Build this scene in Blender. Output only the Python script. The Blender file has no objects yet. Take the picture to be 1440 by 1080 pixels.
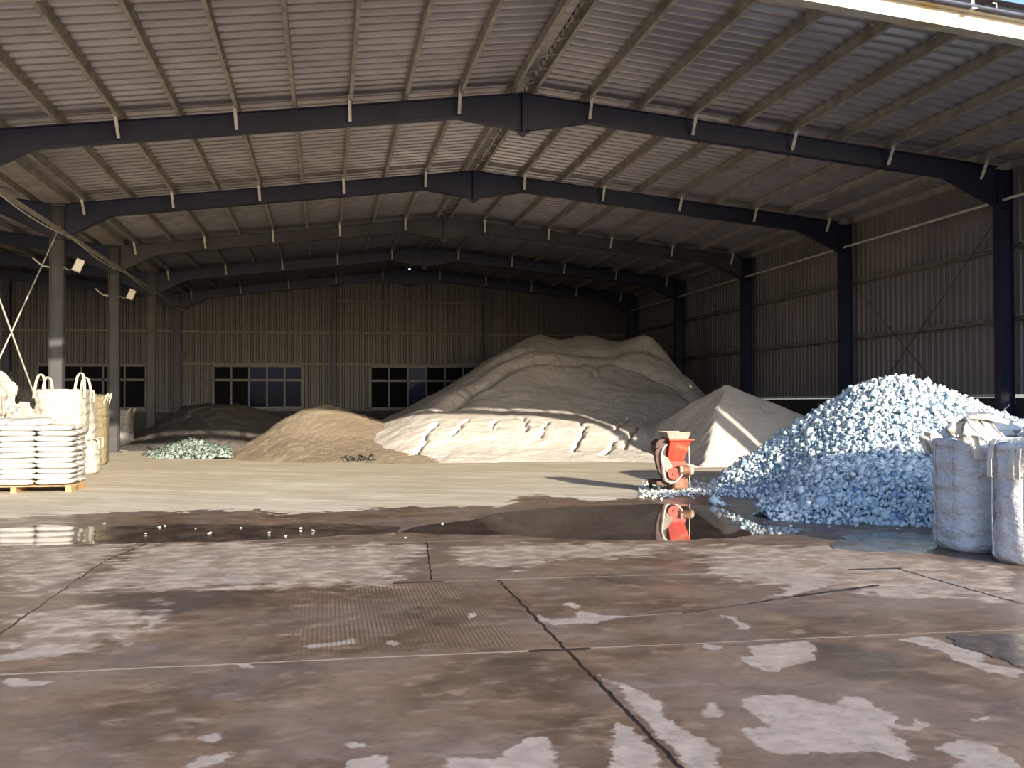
import bpy, math, random
import numpy as np
from mathutils import Vector, Matrix
random.seed(7); RNG = np.random.default_rng(11)
SC = bpy.context.scene
COL = SC.collection

# ------------------------------------------------------------------ camera, sky, sun, exposure
FPX, YAW, PITCH, ROLL, EYE = 1453.0, .178, .017, .002, 1.6
_F0 = Vector((math.sin(YAW), math.cos(YAW), 0)); _R0 = Vector((math.cos(YAW), -math.sin(YAW), 0)); _U0 = Vector((0, 0, 1))
CF = _F0*math.cos(PITCH) + _U0*math.sin(PITCH)
_U = _U0*math.cos(PITCH) - _F0*math.sin(PITCH)
CR = _R0*math.cos(ROLL) - _U*math.sin(ROLL)
CU = _R0*math.sin(ROLL) + _U*math.cos(ROLL)
cd = bpy.data.cameras.new('camera'); cam = bpy.data.objects.new('camera', cd); COL.objects.link(cam)
cd.sensor_width = 36; cd.lens = FPX/1440*36; cd.clip_end = 500
cam.matrix_world = Matrix(((CR.x, CU.x, -CF.x, 0), (CR.y, CU.y, -CF.y, 0), (CR.z, CU.z, -CF.z, EYE), (0, 0, 0, 1)))
SC.camera = cam

SUN = Vector((-.39, 1.0, -.303))            # the way the light travels
sd = bpy.data.lights.new('sun', 'SUN'); so = bpy.data.objects.new('sun', sd); COL.objects.link(so)
so.rotation_euler = SUN.to_track_quat('-Z', 'Y').to_euler(); so.location = (10, -20, 15)
sd.energy = 10.6; sd.angle = math.radians(.55); sd.color = (1.0, .90, .74)
w = bpy.data.worlds.new('sky'); SC.world = w; w.use_nodes = True
nt = w.node_tree; nt.nodes.clear()
sky = nt.nodes.new('ShaderNodeTexSky'); sky.sky_type = 'NISHITA'; sky.sun_disc = False
sky.sun_elevation = math.radians(16); sky.sun_rotation = math.radians(159); sky.dust_density = 1.5
bg = nt.nodes.new('ShaderNodeBackground'); bg.inputs[1].default_value = .36
ow = nt.nodes.new('ShaderNodeOutputWorld'); tn = nt.nodes.new('ShaderNodeMix'); tn.data_type = 'RGBA'; tn.blend_type = 'MULTIPLY'; tn.inputs[0].default_value = 1; tn.inputs[7].default_value = (.78, .89, 1.16, 1)
nt.links.new(sky.outputs[0], tn.inputs[6]); nt.links.new(tn.outputs[2], bg.inputs[0]); nt.links.new(bg.outputs[0], ow.inputs[0])
SC.view_settings.view_transform = 'Standard'; SC.view_settings.look = 'None'
SC.view_settings.gamma = 1; SC.view_settings.use_curve_mapping = False
SC.view_settings.exposure = 0.12

# ------------------------------------------------------------------ measuring helpers: photo pixel -> point in the place
def _ray(u, v): return CF + CR*((u-720)/FPX) - CU*((v-540)/FPX)
def gpt(u, v, z=0.0):
    d = _ray(u, v); t = (z-EYE)/d.z
    return (d.x*t, d.y*t)
def atY(u, v, Y):
    d = _ray(u, v); t = Y/d.y
    return (d.x*t, Y, EYE+d.z*t)

# ------------------------------------------------------------------ materials
MATS = {}
class NG:
    def __init__(s, name):
        s.m = bpy.data.materials.new(name); s.m.use_nodes = True; s.t = s.m.node_tree
        s.t.nodes.clear(); s.out = s.t.nodes.new('ShaderNodeOutputMaterial')
    def n(s, typ, **kw):
        nd = s.t.nodes.new(typ)
        for k, v in kw.items(): setattr(nd, k, v)
        return nd
    def l(s, a, b): s.t.links.new(a, b)
    def val(s, x, sock):
        if hasattr(x, 'node'): s.l(x, sock)
        elif x is not None: sock.default_value = x
    def math(s, op, a, b=None, c=None, clamp=False):
        nd = s.n('ShaderNodeMath', operation=op, use_clamp=clamp)
        s.val(a, nd.inputs[0]); s.val(b, nd.inputs[1])
        if c is not None: s.val(c, nd.inputs[2])
        return nd.outputs[0]
    def mix(s, f, a, b, blend='MIX'):
        nd = s.n('ShaderNodeMix', data_type='RGBA', blend_type=blend)
        s.val(f, nd.inputs[0]); s.val(tuple(a)+(1,) if isinstance(a, tuple) and len(a) == 3 else a, nd.inputs[6])
        s.val(tuple(b)+(1,) if isinstance(b, tuple) and len(b) == 3 else b, nd.inputs[7]); return nd.outputs[2]
    def mixf(s, f, a, b):
        nd = s.n('ShaderNodeMix', data_type='FLOAT'); s.val(f, nd.inputs[0]); s.val(a, nd.inputs[2]); s.val(b, nd.inputs[3]); return nd.outputs[0]
    def noise(s, vec, scale, detail=4, rough=.55, dist=0, stretch=None):
        if stretch:
            mp = s.n('ShaderNodeMapping'); s.l(vec, mp.inputs[0]); mp.inputs['Scale'].default_value = stretch; vec = mp.outputs[0]
        nd = s.n('ShaderNodeTexNoise'); s.l(vec, nd.inputs['Vector']); nd.inputs['Scale'].default_value = scale
        nd.inputs['Detail'].default_value = detail; nd.inputs['Roughness'].default_value = rough; nd.inputs['Distortion'].default_value = dist
        return nd.outputs[0]
    def ramp(s, x, lo, hi, a=0., b=1.):
        nd = s.n('ShaderNodeMapRange', interpolation_type='SMOOTHSTEP'); s.val(x, nd.inputs[0]); nd.inputs[1].default_value = lo; nd.inputs[2].default_value = hi
        nd.inputs[3].default_value = a; nd.inputs[4].default_value = b; return nd.outputs[0]
    def pos(s): return s.n('ShaderNodeNewGeometry').outputs['Position']
    def obj(s): return s.n('ShaderNodeTexCoord').outputs['Object']
    def bump(s, h, strength=.3, dist=.02, nrm=None):
        nd = s.n('ShaderNodeBump'); nd.inputs['Strength'].default_value = strength; nd.inputs['Distance'].default_value = dist
        s.l(h, nd.inputs['Height'])
        if nrm is not None: s.l(nrm, nd.inputs['Normal'])
        return nd.outputs[0]
    def bsdf(s, color, rough=.6, metal=0., spec=.5, normal=None, trans=None, **kw):
        b = s.n('ShaderNodeBsdfPrincipled')
        s.val(tuple(color)+(1,) if isinstance(color, tuple) and len(color) == 3 else color, b.inputs['Base Color'])
        s.val(rough, b.inputs['Roughness']); s.val(metal, b.inputs['Metallic']); s.val(spec, b.inputs['Specular IOR Level'])
        if normal is not None: s.l(normal, b.inputs['Normal'])
        for k, v in kw.items(): s.val(v, b.inputs[k])
        s.l(b.outputs[0], s.out.inputs[0]); return b

def lin(r, g, b):
    f = lambda c: (c/255/12.92) if c/255 <= .04045 else ((c/255+.055)/1.055)**2.4
    return (f(r), f(g), f(b))
def mat(name, color, rough=.6, metal=0., spec=.5, var=.15, scale=3., bump=0., bscale=40., dirt=None):
    g = NG(name); p = g.obj()
    nz = g.noise(p, scale, 5)
    c = g.mix(g.ramp(nz, .3, .7), tuple(x*(1-var) for x in color), tuple(min(1, x*(1+var)) for x in color))
    if dirt: c = g.mix(g.ramp(g.noise(p, scale*.6, 6, .65), .52, .72), c, dirt)
    nrm = g.bump(g.noise(p, bscale, 4), .4, bump) if bump else None
    g.bsdf(c, rough, metal, spec, nrm); MATS[name] = g.m; return g.m

mat('steel_navy', (.014, .016, .040), .45, 0, .4, .25, 1.2)
mat('steel_grey', (.055, .052, .055), .5, 0, .3, .25, 1.2, dirt=(.085, .078, .07))
mat('galv', (.30, .275, .24), .5, .25, .5, .25, 2.5)
mat('galv_light', (.55, .52, .46), .45, .1, .5, .2, 3)
mat('cream_paint', (.40, .375, .31), .5, 0, .4, .12, 2, dirt=(.36, .25, .11))
mat('pipe_dark', (.03, .035, .06), .4, 0, .5)
mat('rod_light', (.55, .53, .47), .45, .2, .5)
mat('rod_dark', (.06, .055, .05), .5, .2, .5)
mat('black', (.02, .02, .02), .5, 0, .4)
mat('rubber_hose', (.72, .66, .55), .5, 0, .4)
mat('wood', (.33, .21, .11), .8, 0, .2, .3, 6)
mat('galv_dull', (.13, .12, .12), .5, .1, .3)
mat('frame_alu', (.085, .08, .08), .45, .3, .5)
mat('machine_red', (.42, .035, .014), .5, 0, .4, .3, 7, dirt=(.36, .14, .08))
mat('machine_brown', (.07, .03, .022), .6, 0, .4, .35, 9, dirt=(.13, .08, .055))
mat('machine_rust', (.22, .11, .065), .7, 0, .3, .3, 10)
mat('machine_dust', (.33, .27, .21), .8, 0, .2, .2, 9)
mat('sack', (.42, .40, .37), .62, 0, .35, .05, 4, bump=.004, bscale=18)
mat('strap', (.50, .46, .38), .7, 0, .3, .08, 8)
mat('lamp_white', (.6, .58, .5), .4, 0, .5, .1)
mat('concrete_dado', (.05, .048, .05), .8, 0, .2, .2)

def mat_fibc(name, col, grid=True):
    g = NG(name); p = g.obj()
    nz = g.noise(p, 3.2, 4, .6, .6); fine = g.noise(p, 9, 4, .6, .5, (1, 1, 2.2))
    wv = g.n('ShaderNodeTexWave', wave_type='BANDS', bands_direction='Z'); g.l(p, wv.inputs[0]); wv.inputs['Scale'].default_value = 1.6; wv.inputs['Distortion'].default_value = 7; wv.inputs['Detail'].default_value = 2; wv.inputs['Detail Scale'].default_value = .8
    h = g.math('ADD', g.math('MULTIPLY', fine, .7), g.math('MULTIPLY', wv.outputs[1], .35))
    c = g.mix(g.ramp(nz, .35, .7), tuple(x*.92 for x in col), col)
    c = g.mix(g.ramp(g.noise(p, 2.1, 6, .7), .62, .8), c, tuple(x*.7 for x in col))
    g.bsdf(c, .6, 0, .3, g.bump(h, 1.0, .06)); MATS[name] = g.m
mat_fibc('fibc', (.62, .60, .58)); mat_fibc('fibc_dusty', (.40, .365, .305)); mat_fibc('fibc_yellow_shaded', (.17, .14, .08)); mat_fibc('fibc_grey', (.30, .28, .27))  # yellow weave is darkened so that its bag looks shaded

def mat_sheet(name, col, rough, metal):
    g = NG(name); p = g.pos()
    nz = g.noise(p, .5, 5, .6); n2 = g.noise(p, 3, 4, .6, 0, (1, 1, .25))
    c = g.mix(g.ramp(nz, .3, .7), tuple(x*.82 for x in col), tuple(x*1.12 for x in col))
    c = g.mix(g.ramp(n2, .5, .8), c, tuple(x*.8 for x in col))
    g.bsdf(c, rough, metal, .5, g.bump(g.noise(p, 2.5, 3), .25, .01)); MATS[name] = g.m
mat_sheet('roof_sheet', (.40, .375, .405), .34, .45)
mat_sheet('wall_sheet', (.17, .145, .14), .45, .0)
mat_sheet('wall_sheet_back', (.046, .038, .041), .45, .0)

g = NG('window_film'); t = g.n('ShaderNodeBsdfTransparent'); t.inputs[0].default_value = (.075, .08, .12, 1)
gl = g.n('ShaderNodeBsdfGlossy'); gl.inputs[0].default_value = (.6, .65, .7, 1); gl.inputs['Roughness'].default_value = .04
mx = g.n('ShaderNodeMixShader'); mx.inputs[0].default_value = .002; g.l(t.outputs[0], mx.inputs[1]); g.l(gl.outputs[0], mx.inputs[2]); g.l(mx.outputs[0], g.out.inputs[0]); MATS['pane_blue'] = g.m
g = NG('window_dark'); p = g.pos()
sp = g.ramp(g.noise(p, 5, 6, .8), .70, .74)
b = g.bsdf(g.mix(sp, (.01, .01, .013), (.16, .16, .18)), .3, 0, 0.); MATS['pane_dark'] = g.m

def mat_powder(name, a, b, c2, scale, bumpd, bs, patch=None):
    g = NG(name); p = g.pos()
    big = g.noise(p, .45, 6, .62, .4); mid = g.noise(p, scale, 6, .65); fine = g.noise(p, bs, 5, .7)
    c = g.mix(g.ramp(big, .35, .66), a, b); c = g.mix(g.ramp(mid, .5, .8), c, c2)
    h = g.math('ADD', g.math('MULTIPLY', mid, 1.2), g.math('MULTIPLY', fine, .8))
    g.bsdf(c, .95, 0, .08, g.bump(h, .8, bumpd)); MATS[name] = g.m; return g
mat_powder('powder_white', (.60, .545, .485), (.51, .46, .41), (.64, .59, .53), 2.6, .05, 11)
mat_powder('grit_brown', (.40, .325, .23), (.31, .245, .17), (.54, .47, .36), 30, .10, 60)
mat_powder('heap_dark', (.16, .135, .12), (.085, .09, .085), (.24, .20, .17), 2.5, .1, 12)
mat_powder('heap_bottom', (.3, .4, .5), (.22, .32, .45), (.4, .5, .55), 5, .05, 22)

def mat_cullet(name, stops, rough=.25, spec=.6):
    g = NG(name); a = g.n('ShaderNodeAttribute', attribute_name='tint')
    cr = g.n('ShaderNodeValToRGB'); g.l(a.outputs['Fac'], cr.inputs[0]); e = cr.color_ramp.elements
    e[0].position, e[0].color = stops[0][0], stops[0][1]+(1,)
    e[1].position, e[1].color = stops[-1][0], stops[-1][1]+(1,)
    for ps, c in stops[1:-1]:
        x = e.new(ps); x.color = c+(1,)
    g.bsdf(cr.outputs[0], rough, 0, spec, g.bump(g.noise(g.pos(), 30, 3), .3, .01)); MATS[name] = g.m
mat_cullet('cullet_blue', [(0, (.10, .19, .30)), (.25, (.36, .46, .51)), (.6, (.55, .625, .62)), (1, (.78, .78, .70))], .35, .35)
mat_cullet('cullet_clear', [(0, (.35, .38, .34)), (.5, (.6, .62, .56)), (1, (.8, .8, .74))])
mat_cullet('cullet_dark', [(0, (.03, .03, .03)), (.6, (.13, .11, .08)), (1, (.40, .36, .28))])
mat_cullet('cullet_green', [(0, (.04, .055, .048)), (.5, (.17, .225, .19)), (1, (.46, .52, .44))])

def mat_water(name, base):
    g = NG(name); p = g.pos()
    g.bsdf(g.mix(g.ramp(g.noise(p, 1.5, 5), .35, .7), base, tuple(x*1.7 for x in base)), .03, 0, .5,
           g.bump(g.noise(p, 2.2, 2), .04, .01)); MATS[name] = g.m
mat_water('water', (.045, .032, .026))

g = NG('water_muddy'); p = g.pos()
g.bsdf(g.mix(g.ramp(g.noise(p, 2.5, 6, .7), .35, .65), (.035, .024, .018), (.10, .07, .052)), g.ramp(g.noise(p, 1.8, 5, .6), .35, .65, .07, .32), 0, .5, g.bump(g.noise(p, 16, 4), .25, .006)); MATS['water_muddy'] = g.m

# ------------------------------------------------------------------ mesh helpers
class MB:
    def __init__(s): s.v = []; s.f = []
    def add(s, vs, fs):
        o = len(s.v); s.v += [tuple(x) for x in vs]; s.f += [tuple(i+o for i in f) for f in fs]; return s
    def box(s, x0, x1, y0, y1, z0, z1):
        vs = [(x, y, z) for x in (x0, x1) for y in (y0, y1) for z in (z0, z1)]
        return s.add(vs, [(0, 1, 3, 2), (4, 6, 7, 5), (0, 4, 5, 1), (2, 3, 7, 6), (0, 2, 6, 4), (1, 5, 7, 3)])
    def prism(s, poly, axis, a, b):
        """poly: list of 2D points in the plane normal to axis, extruded from a to b"""
        def P(p, t): return {'x': (t, p[0], p[1]), 'y': (p[0], t, p[1]), 'z': (p[0], p[1], t)}[axis]
        n = len(poly); vs = [P(p, a) for p in poly]+[P(p, b) for p in poly]
        return s.add(vs, [tuple(range(n))[::-1], tuple(range(n, 2*n))]+[(i, (i+1) % n, n+(i+1) % n, n+i) for i in range(n)])
    def tube(s, pts, r, n=8, caps=True):
        pts = [Vector(p) for p in pts]; rs = r if isinstance(r, (list, tuple)) else [r]*len(pts)
        vs = []; up = None
        for i, p in enumerate(pts):
            d = (pts[min(i+1, len(pts)-1)]-pts[max(i-1, 0)]).normalized()
            if up is None: up = d.orthogonal().normalized()
            else: up = (up-d*up.dot(d)).normalized()
            s2 = d.cross(up)
            for k in range(n):
                a = 2*math.pi*k/n; vs.append(p+(up*math.cos(a)+s2*math.sin(a))*rs[i])
        fs = [(i*n+k, i*n+(k+1) % n, (i+1)*n+(k+1) % n, (i+1)*n+k) for i in range(len(pts)-1) for k in range(n)]
        if caps: fs += [tuple(range(n))[::-1], tuple(range((len(pts)-1)*n, len(pts)*n))]
        return s.add(vs, fs)
    def band(s, pts, wdir, w, t):
        """flat strap along pts, width w along wdir, thickness t"""
        pts = [Vector(p) for p in pts]; wd = Vector(wdir).normalized(); vs = []
        for i, p in enumerate(pts):
            d = (pts[min(i+1, len(pts)-1)]-pts[max(i-1, 0)]).normalized(); nn = d.cross(wd)
            if nn.length < 1e-4: nn = Vector((0, 0, 1))
            nn.normalize()
            vs += [p-wd*w/2-nn*t/2, p+wd*w/2-nn*t/2, p+wd*w/2+nn*t/2, p-wd*w/2+nn*t/2]
        fs = [(i*4+k, i*4+(k+1) % 4, i*4+4+(k+1) % 4, i*4+4+k) for i in range(len(pts)-1) for k in range(4)]
        m = (len(pts)-1)*4; fs += [(3, 2, 1, 0), (m, m+1, m+2, m+3)]
        return s.add(vs, fs)
    def build(s, name, m, parent=None, smooth=False, bevel=0):
        me = bpy.data.meshes.new(name); me.from_pydata(s.v, [], s.f)
        me.materials.append(MATS[m]); o = bpy.data.objects.new(name, me); COL.objects.link(o)
        if smooth: me.polygons.foreach_set('use_smooth', [True]*len(me.polygons))
        if bevel:
            b = o.modifiers.new('bevel', 'BEVEL'); b.width = bevel; b.segments = 2; b.limit_method = 'ANGLE'
        if parent: o.parent = parent
        return o
def tag(o, label=None, cat=None, group=None, kind=None):
    for k, v in (('label', label), ('category', cat), ('group', group), ('kind', kind)):
        if v: o[k] = v
    return o
def empty(name, loc=(0, 0, 0), rz=0.):
    o = bpy.data.objects.new(name, None); COL.objects.link(o); o.location = loc; o.rotation_euler = (0, 0, rz); o.empty_display_size = .2; return o
def copy_tree(o, parent=None):
    c = o.copy(); COL.objects.link(c); c.parent = parent
    for ch in list(o.children): copy_tree(ch, c)
    return c
def mesh_np(name, V, Fq, m, smooth=False, attrs=None, tri=False):
    me = bpy.data.meshes.new(name); V = np.asarray(V, np.float32); Fq = np.asarray(Fq, np.int32)
    k = Fq.shape[1]; me.vertices.add(len(V)); me.vertices.foreach_set('co', V.ravel())
    me.loops.add(Fq.size); me.loops.foreach_set('vertex_index', Fq.ravel())
    me.polygons.add(len(Fq)); me.polygons.foreach_set('loop_start', np.arange(0, Fq.size, k, dtype=np.int32))
    me.polygons.foreach_set('loop_total', np.full(len(Fq), k, np.int32))
    me.update(calc_edges=True); me.validate()
    if smooth: me.polygons.foreach_set('use_smooth', np.ones(len(me.polygons), bool))
    for nm, a in (attrs or {}).items():
        at = me.attributes.new(nm, 'FLOAT', 'POINT'); at.data.foreach_set('value', np.asarray(a, np.float32))
    me.materials.append(MATS[m]); o = bpy.data.objects.new(name, me); COL.objects.link(o); return o

# value noise for heaps
def vnoise(x, y, seed=0):
    xi = np.floor(x).astype(int); yi = np.floor(y).astype(int); fx = x-xi; fy = y-yi
    def h(a, b):
        n = (a*374761393+b*668265263+seed*982451653) & 0xffffffff; n = ((n ^ (n >> 13))*1274126177) & 0xffffffff
        return ((n ^ (n >> 16)) & 0xffff)/65535.
    fx = fx*fx*(3-2*fx); fy = fy*fy*(3-2*fy)
    return (h(xi, yi)*(1-fx)+h(xi+1, yi)*fx)*(1-fy)+(h(xi, yi+1)*(1-fx)+h(xi+1, yi+1)*fx)*fy-.5
def fbm(x, y, seed=0, oct=4):
    s = 0; a = 1.
    for o in range(oct): s = s+a*vnoise(x*2**o, y*2**o, seed+o); a *= .5
    return s

# ------------------------------------------------------------------ building: numbers
XL, XR, XA = -6.64, 14.85, 3.90            # left column line, right column line, ridge
FY = [13.6, 20.42, 27.5, 34.58, 41.66, 48.6]  # frames from the open front to the back
ZA, SR, SL = 7.82, .1024, .1185            # rafter top at the ridge and the two slopes
YB = 48.9                                  # back wall sheeting
XW = 15.06                                 # right wall sheeting
XLL = -28.0
def ztop(x):
    if x >= XA: return ZA-SR*(x-XA)
    if x >= XL: return ZA-SL*(XA-x)
    zv = ZA-SL*(XA-XL); xr2 = -17.3
    return zv+SL*(XL-x) if x > xr2 else zv+SL*(XL-xr2)-SL*(xr2-x)
XR2 = -17.3
ROOF0, ROOF1 = 13.47, 49.3

def rib_profile(a, b, pitch=.27, depth=.035):
    """list of (coordinate along, offset) of a trapezoid sheet"""
    out = []; x = a
    while x < b:
        out += [(x, 0), (x+pitch*.50, 0), (x+pitch*.62, depth), (x+pitch*.88, depth)]; x += pitch
    out = [p for p in out if p[0] < b]; out.append((b, out[-1][1])); return out
def roof_slope(x0, x1):
    pr = rib_profile(ROOF0, ROOF1, .33, .055); V = []; F = []
    for (y, d) in pr:
        for x in (x0, x1): V.append((x, y, ztop(x+(1e-6 if x == x0 else -1e-6))+.20+d))
    n = len(pr)
    for i in range(n-1): F.append((2*i, 2*i+1, 2*i+3, 2*i+2))
    m = n*2
    V += [(x, y, z+.012) for x, y, z in V]
    F += [(a+m, d+m, c+m, b+m) for a, b, c, d in F]
    o = mesh_np('ceiling', V, F, 'roof_sheet'); o['kind'] = 'structure'; return o
roof_slope(XL+.22, XA-.13); roof_slope(XA+.13, XR+.55); roof_slope(XR2+.1, XL-.22); roof_slope(XLL, XR2-.1)
# ridge flashing between the two ridge purlins, and the valley gutter between the spans
mb = MB(); mb.prism([(XA-.3, ztop(XA-.3)+.25), (XA, ZA+.27), (XA+.3, ztop(XA+.3)+.25), (XA+.3, ztop(XA+.3)+.26), (XA, ZA+.28), (XA-.3, ztop(XA-.3)+.26)], 'y', ROOF0, ROOF1)
o = mb.build('trim_1', 'roof_sheet'); o['kind'] = 'structure'
zv = ztop(XL)
mb = MB(); mb.prism([(XL-.3, zv+.24), (XL-.3, zv+.02), (XL+.3, zv+.02), (XL+.3, zv+.24), (XL+.28, zv+.24), (XL+.28, zv+.04), (XL-.28, zv+.04), (XL-.28, zv+.24)], 'y', ROOF0+.2, ROOF1)
o = mb.build('valley_gutter', 'galv'); tag(o, 'long grey valley gutter above the left column row', 'gutter')

def wall_sheet(name, fixed, a, b, zlo, ztopf, side, holes, m, pts=()):
    """corrugated wall; side 'y' = back wall facing -y (runs along x), 'x' = right wall facing -x (runs along y)"""
    pr = rib_profile(a, b, .26, .03); V = []; F = []
    cuts = sorted({zlo}.union({h[2] for h in holes}, {h[3] for h in holes}, {z for p in pts for z in (p[1]-.05, p[1]+.05)}))
    xs = sorted(set([p[0] for p in pr]).union({h[0] for h in holes}, {h[1] for h in holes}, {x for p in pts for x in (p[0]-.05, p[0]+.05)}))
    prx = [p[0] for p in pr]; prd = [p[1] for p in pr]
    off = np.interp(xs, prx, prd)
    holes = list(holes)+[(p[0]-.05, p[0]+.05, p[1]-.05, p[1]+.05) for p in pts]
    for i in range(len(xs)-1):
        c = (xs[i]+xs[i+1])/2
        tops = (ztopf(xs[i]), ztopf(xs[i+1])); lv = [z for z in cuts if z < min(tops)]
        for j in range(len(lv)):
            lo = lv[j]; last = j == len(lv)-1
            zc = lo+.01 if last else (lo+lv[j+1])/2
            if any(h[0] < c < h[1] and h[2] < zc < h[3] for h in holes): continue
            q = []
            for k, (xx, tt) in enumerate(((xs[i], tops[0]), (xs[i+1], tops[1]))):
                hi = tt if last else lv[j+1]; d = off[i+k]
                for z in (lo, hi): q.append((xx, fixed-d, z) if side == 'y' else (fixed-d, xx, z))
            nb = len(V); V += q; F.append((nb, nb+1, nb+3, nb+2))
    nv = len(V)
    V += [((x, y+.02, z) if side == 'y' else (x+.02, y, z)) for x, y, z in V]
    F += [(a_+nv, d_+nv, c_+nv, b_+nv) for a_, b_, c_, d_ in F]
    o = mesh_np(name, V, F, m); o['kind'] = 'structure'; return o
W1 = (-5.07, -1.09, 1.33, 3.27); W2 = (2.04, 7.3, 1.27, 3.27); W3 = (-12.6, -8.0, 1.33, 3.27)
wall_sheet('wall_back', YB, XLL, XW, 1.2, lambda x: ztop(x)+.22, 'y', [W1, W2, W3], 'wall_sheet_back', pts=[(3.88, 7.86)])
wall_sheet('wall_right', XW, 13.45, YB, 1.74, lambda y: ztop(XR)+.18, 'x', [], 'wall_sheet', pts=[(30.35, 3.75)])
mb = MB(); mb.box(XLL-.1, XLL, 13.4, YB, 0, 7); o = mb.build('wall_left', 'wall_sheet'); o['kind'] = 'structure'
mb = MB(); mb.box(XLL, XW+.2, YB-.02, YB+.25, -.1, 1.2); o = mb.build('wall_back_base', 'concrete_dado'); o['kind'] = 'structure'; o.name = 'baseboard_back'
mb = MB(); mb.box(XW-.06, XW+.2, 13.45, YB+.2, -.1, 1.66); o = mb.build('baseboard_right', 'concrete_dado'); o['kind'] = 'structure'
mb = MB(); mb.box(XW-.12, XW+.04, 20.9, YB-.3, 1.68, 1.75); o = mb.build('trim_2', 'galv_light'); o['kind'] = 'structure'
mb = MB(); mb.box(XLL, XW-.2, YB-.08, YB+.02, 1.19, 1.235); o = mb.build('trim_3', 'galv_dull'); o['kind'] = 'structure'
mb = MB(); mb.prism([(XR+.02, ztop(XR)+.02), (XW+.1, ztop(XR)+.02), (XW+.1, ztop(XR)+.19), (XR+.02, ztop(XR)+.19)], 'y', 13.45, YB)
o = mb.build('trim_4', 'galv'); o['kind'] = 'structure'

# windows of the back wall
def window(n, R, cols, dark):
    x0, x1, z0, z1 = R; y = YB-.06
    e = empty('window_%d' % n, ((x0+x1)/2, y, z0)); e['kind'] = 'structure'; ex = (x0+x1)/2
    fr = MB(); zt = z0+(z1-z0)*.66
    def b(a0, a1, c0, c1): fr.box(a0-ex, a1-ex, -.04, .05, c0-z0, c1-z0)
    b(x0-.04, x1+.04, z1-.06, z1+.05); b(x0-.04, x1+.04, z0-.05, z0+.06); b(x0-.05, x0+.05, z0, z1); b(x1-.05, x1+.05, z0, z1); b(x0, x1, zt-.05, zt+.05)
    for i in range(1, cols): xx = x0+(x1-x0)*i/cols; b(xx-.035, xx+.035, z0, z1)
    f = fr.build('window_frame', 'frame_alu', e)
    for i in range(cols):
        a0 = x0+(x1-x0)*i/cols; a1 = x0+(x1-x0)*(i+1)/cols
        for (c0, c1) in ((z0+.05, zt-.05), (zt+.05, z1-.05)):
            m = 'pane_dark' if i in dark else 'pane_blue'
            p = MB(); p.box(a0+.03-ex, a1-.03-ex, -.005, .005, c0-z0, c1-z0); p.build('window_pane', m, e)
window(1, W1, 5, (0, 1)); window(2, W2, 6, (0, 1, 3, 4, 5)); window(3, W3, 5, (0, 1, 2, 3, 4))

# ------------------------------------------------------------------ portal frames
NTH = ['front', 'second', 'third', 'fourth', 'fifth', 'back wall']
def flange_prism(mb, pts_xz, t, y, wdt, up=True):
    """flange plate following a polyline in XZ, thickness t"""
    n = len(pts_xz)
    s = 1 if up else -1
    poly = list(pts_xz)+[(x, z+s*t) for x, z in reversed(pts_xz)]
    mb.prism(poly, 'y', y-wdt/2, y+wdt/2)
def rafter(y, i, x0, x1, xa, matn, depth, label, hl=True, hr=True, hd=.45):
    e = empty('portal_rafter', (xa, y, 0)); tag(e, label, 'roof beam', 'portal rafters')
    zt = lambda x: ztop(x)
    ap = .76 if depth > .35 else .55
    low = [(x0, zt(x0)-depth-(hd if hl else 0))]
    if hl: low.append((x0+1.15, zt(x0+1.15)-depth))
    low += [(xa-1.35, zt(xa-1.35)-depth), (xa, zt(xa)-ap), (xa+1.35, zt(xa+1.35)-depth)]
    if hr: low.append((x1-1.25, zt(x1-1.25)-depth))
    low.append((x1, zt(x1)-depth-(hd if hr else 0)))
    if i == 0: low = [(x, z) for x, z in low]
    top = [(x0, zt(x0)), (xa, zt(xa)), (x1, zt(x1))]
    L = lambda P: [(x-xa, z) for x, z in P]
    wb = MB()
    # web as separate convex quads
    xs = sorted(set([p[0] for p in low]))
    for a, b in zip(xs[:-1], xs[1:]):
        zl = {x: z for x, z in low}
        wb.prism([(a-xa, zl[a]), (b-xa, zl[b]), (b-xa, zt(b)), (a-xa, zt(a))], 'y', -.006, .006)
    wb.build('web', matn, e)
    for nm, P, up in (('top_flange', top, False), ('bottom_flange', low, True)):
        fb = MB()
        for a, b in zip(P[:-1], P[1:]):
            t = .014*(1 if up else -1)
            fb.prism([(a[0]-xa, a[1]), (b[0]-xa, b[1]), (b[0]-xa, b[1]+t), (a[0]-xa, a[1]+t)], 'y', -.11, .11)
        fb.build(nm, matn, e)
    pb = MB(); pb.prism([(-.025, zt(xa)-ap-.02), (.025, zt(xa)-ap-.02), (.025, zt(xa)), (-.025, zt(xa))], 'y', -.12, .12)
    pb.prism([(-.16, zt(xa)-ap), (0, zt(xa)-ap-.13), (.16, zt(xa)-ap)], 'y', -.012, .012)
    pb.build('apex_plate', matn, e)
    return e
PR = [XA+.25+1.1*k for k in range(10)]; PL = [XA-.25-1.073*k for k in range(10)]
def braces(e, y, xa, xs, depth):
    for x in xs:
        b = MB(); z1 = ztop(x)+.10; z0 = ztop(x)-depth+.06
        b.band([(x-xa, -.42, z1), (x-xa+.02, -.10, z0)], (1, 0, 0), .055, .012); b.band([(x-xa+.03, -.42, z1), (x-xa+.05, -.10, z0)], (0, 1, 0), .05, .006)
        b.build('fly_brace', 'galv_light' , e)
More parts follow.
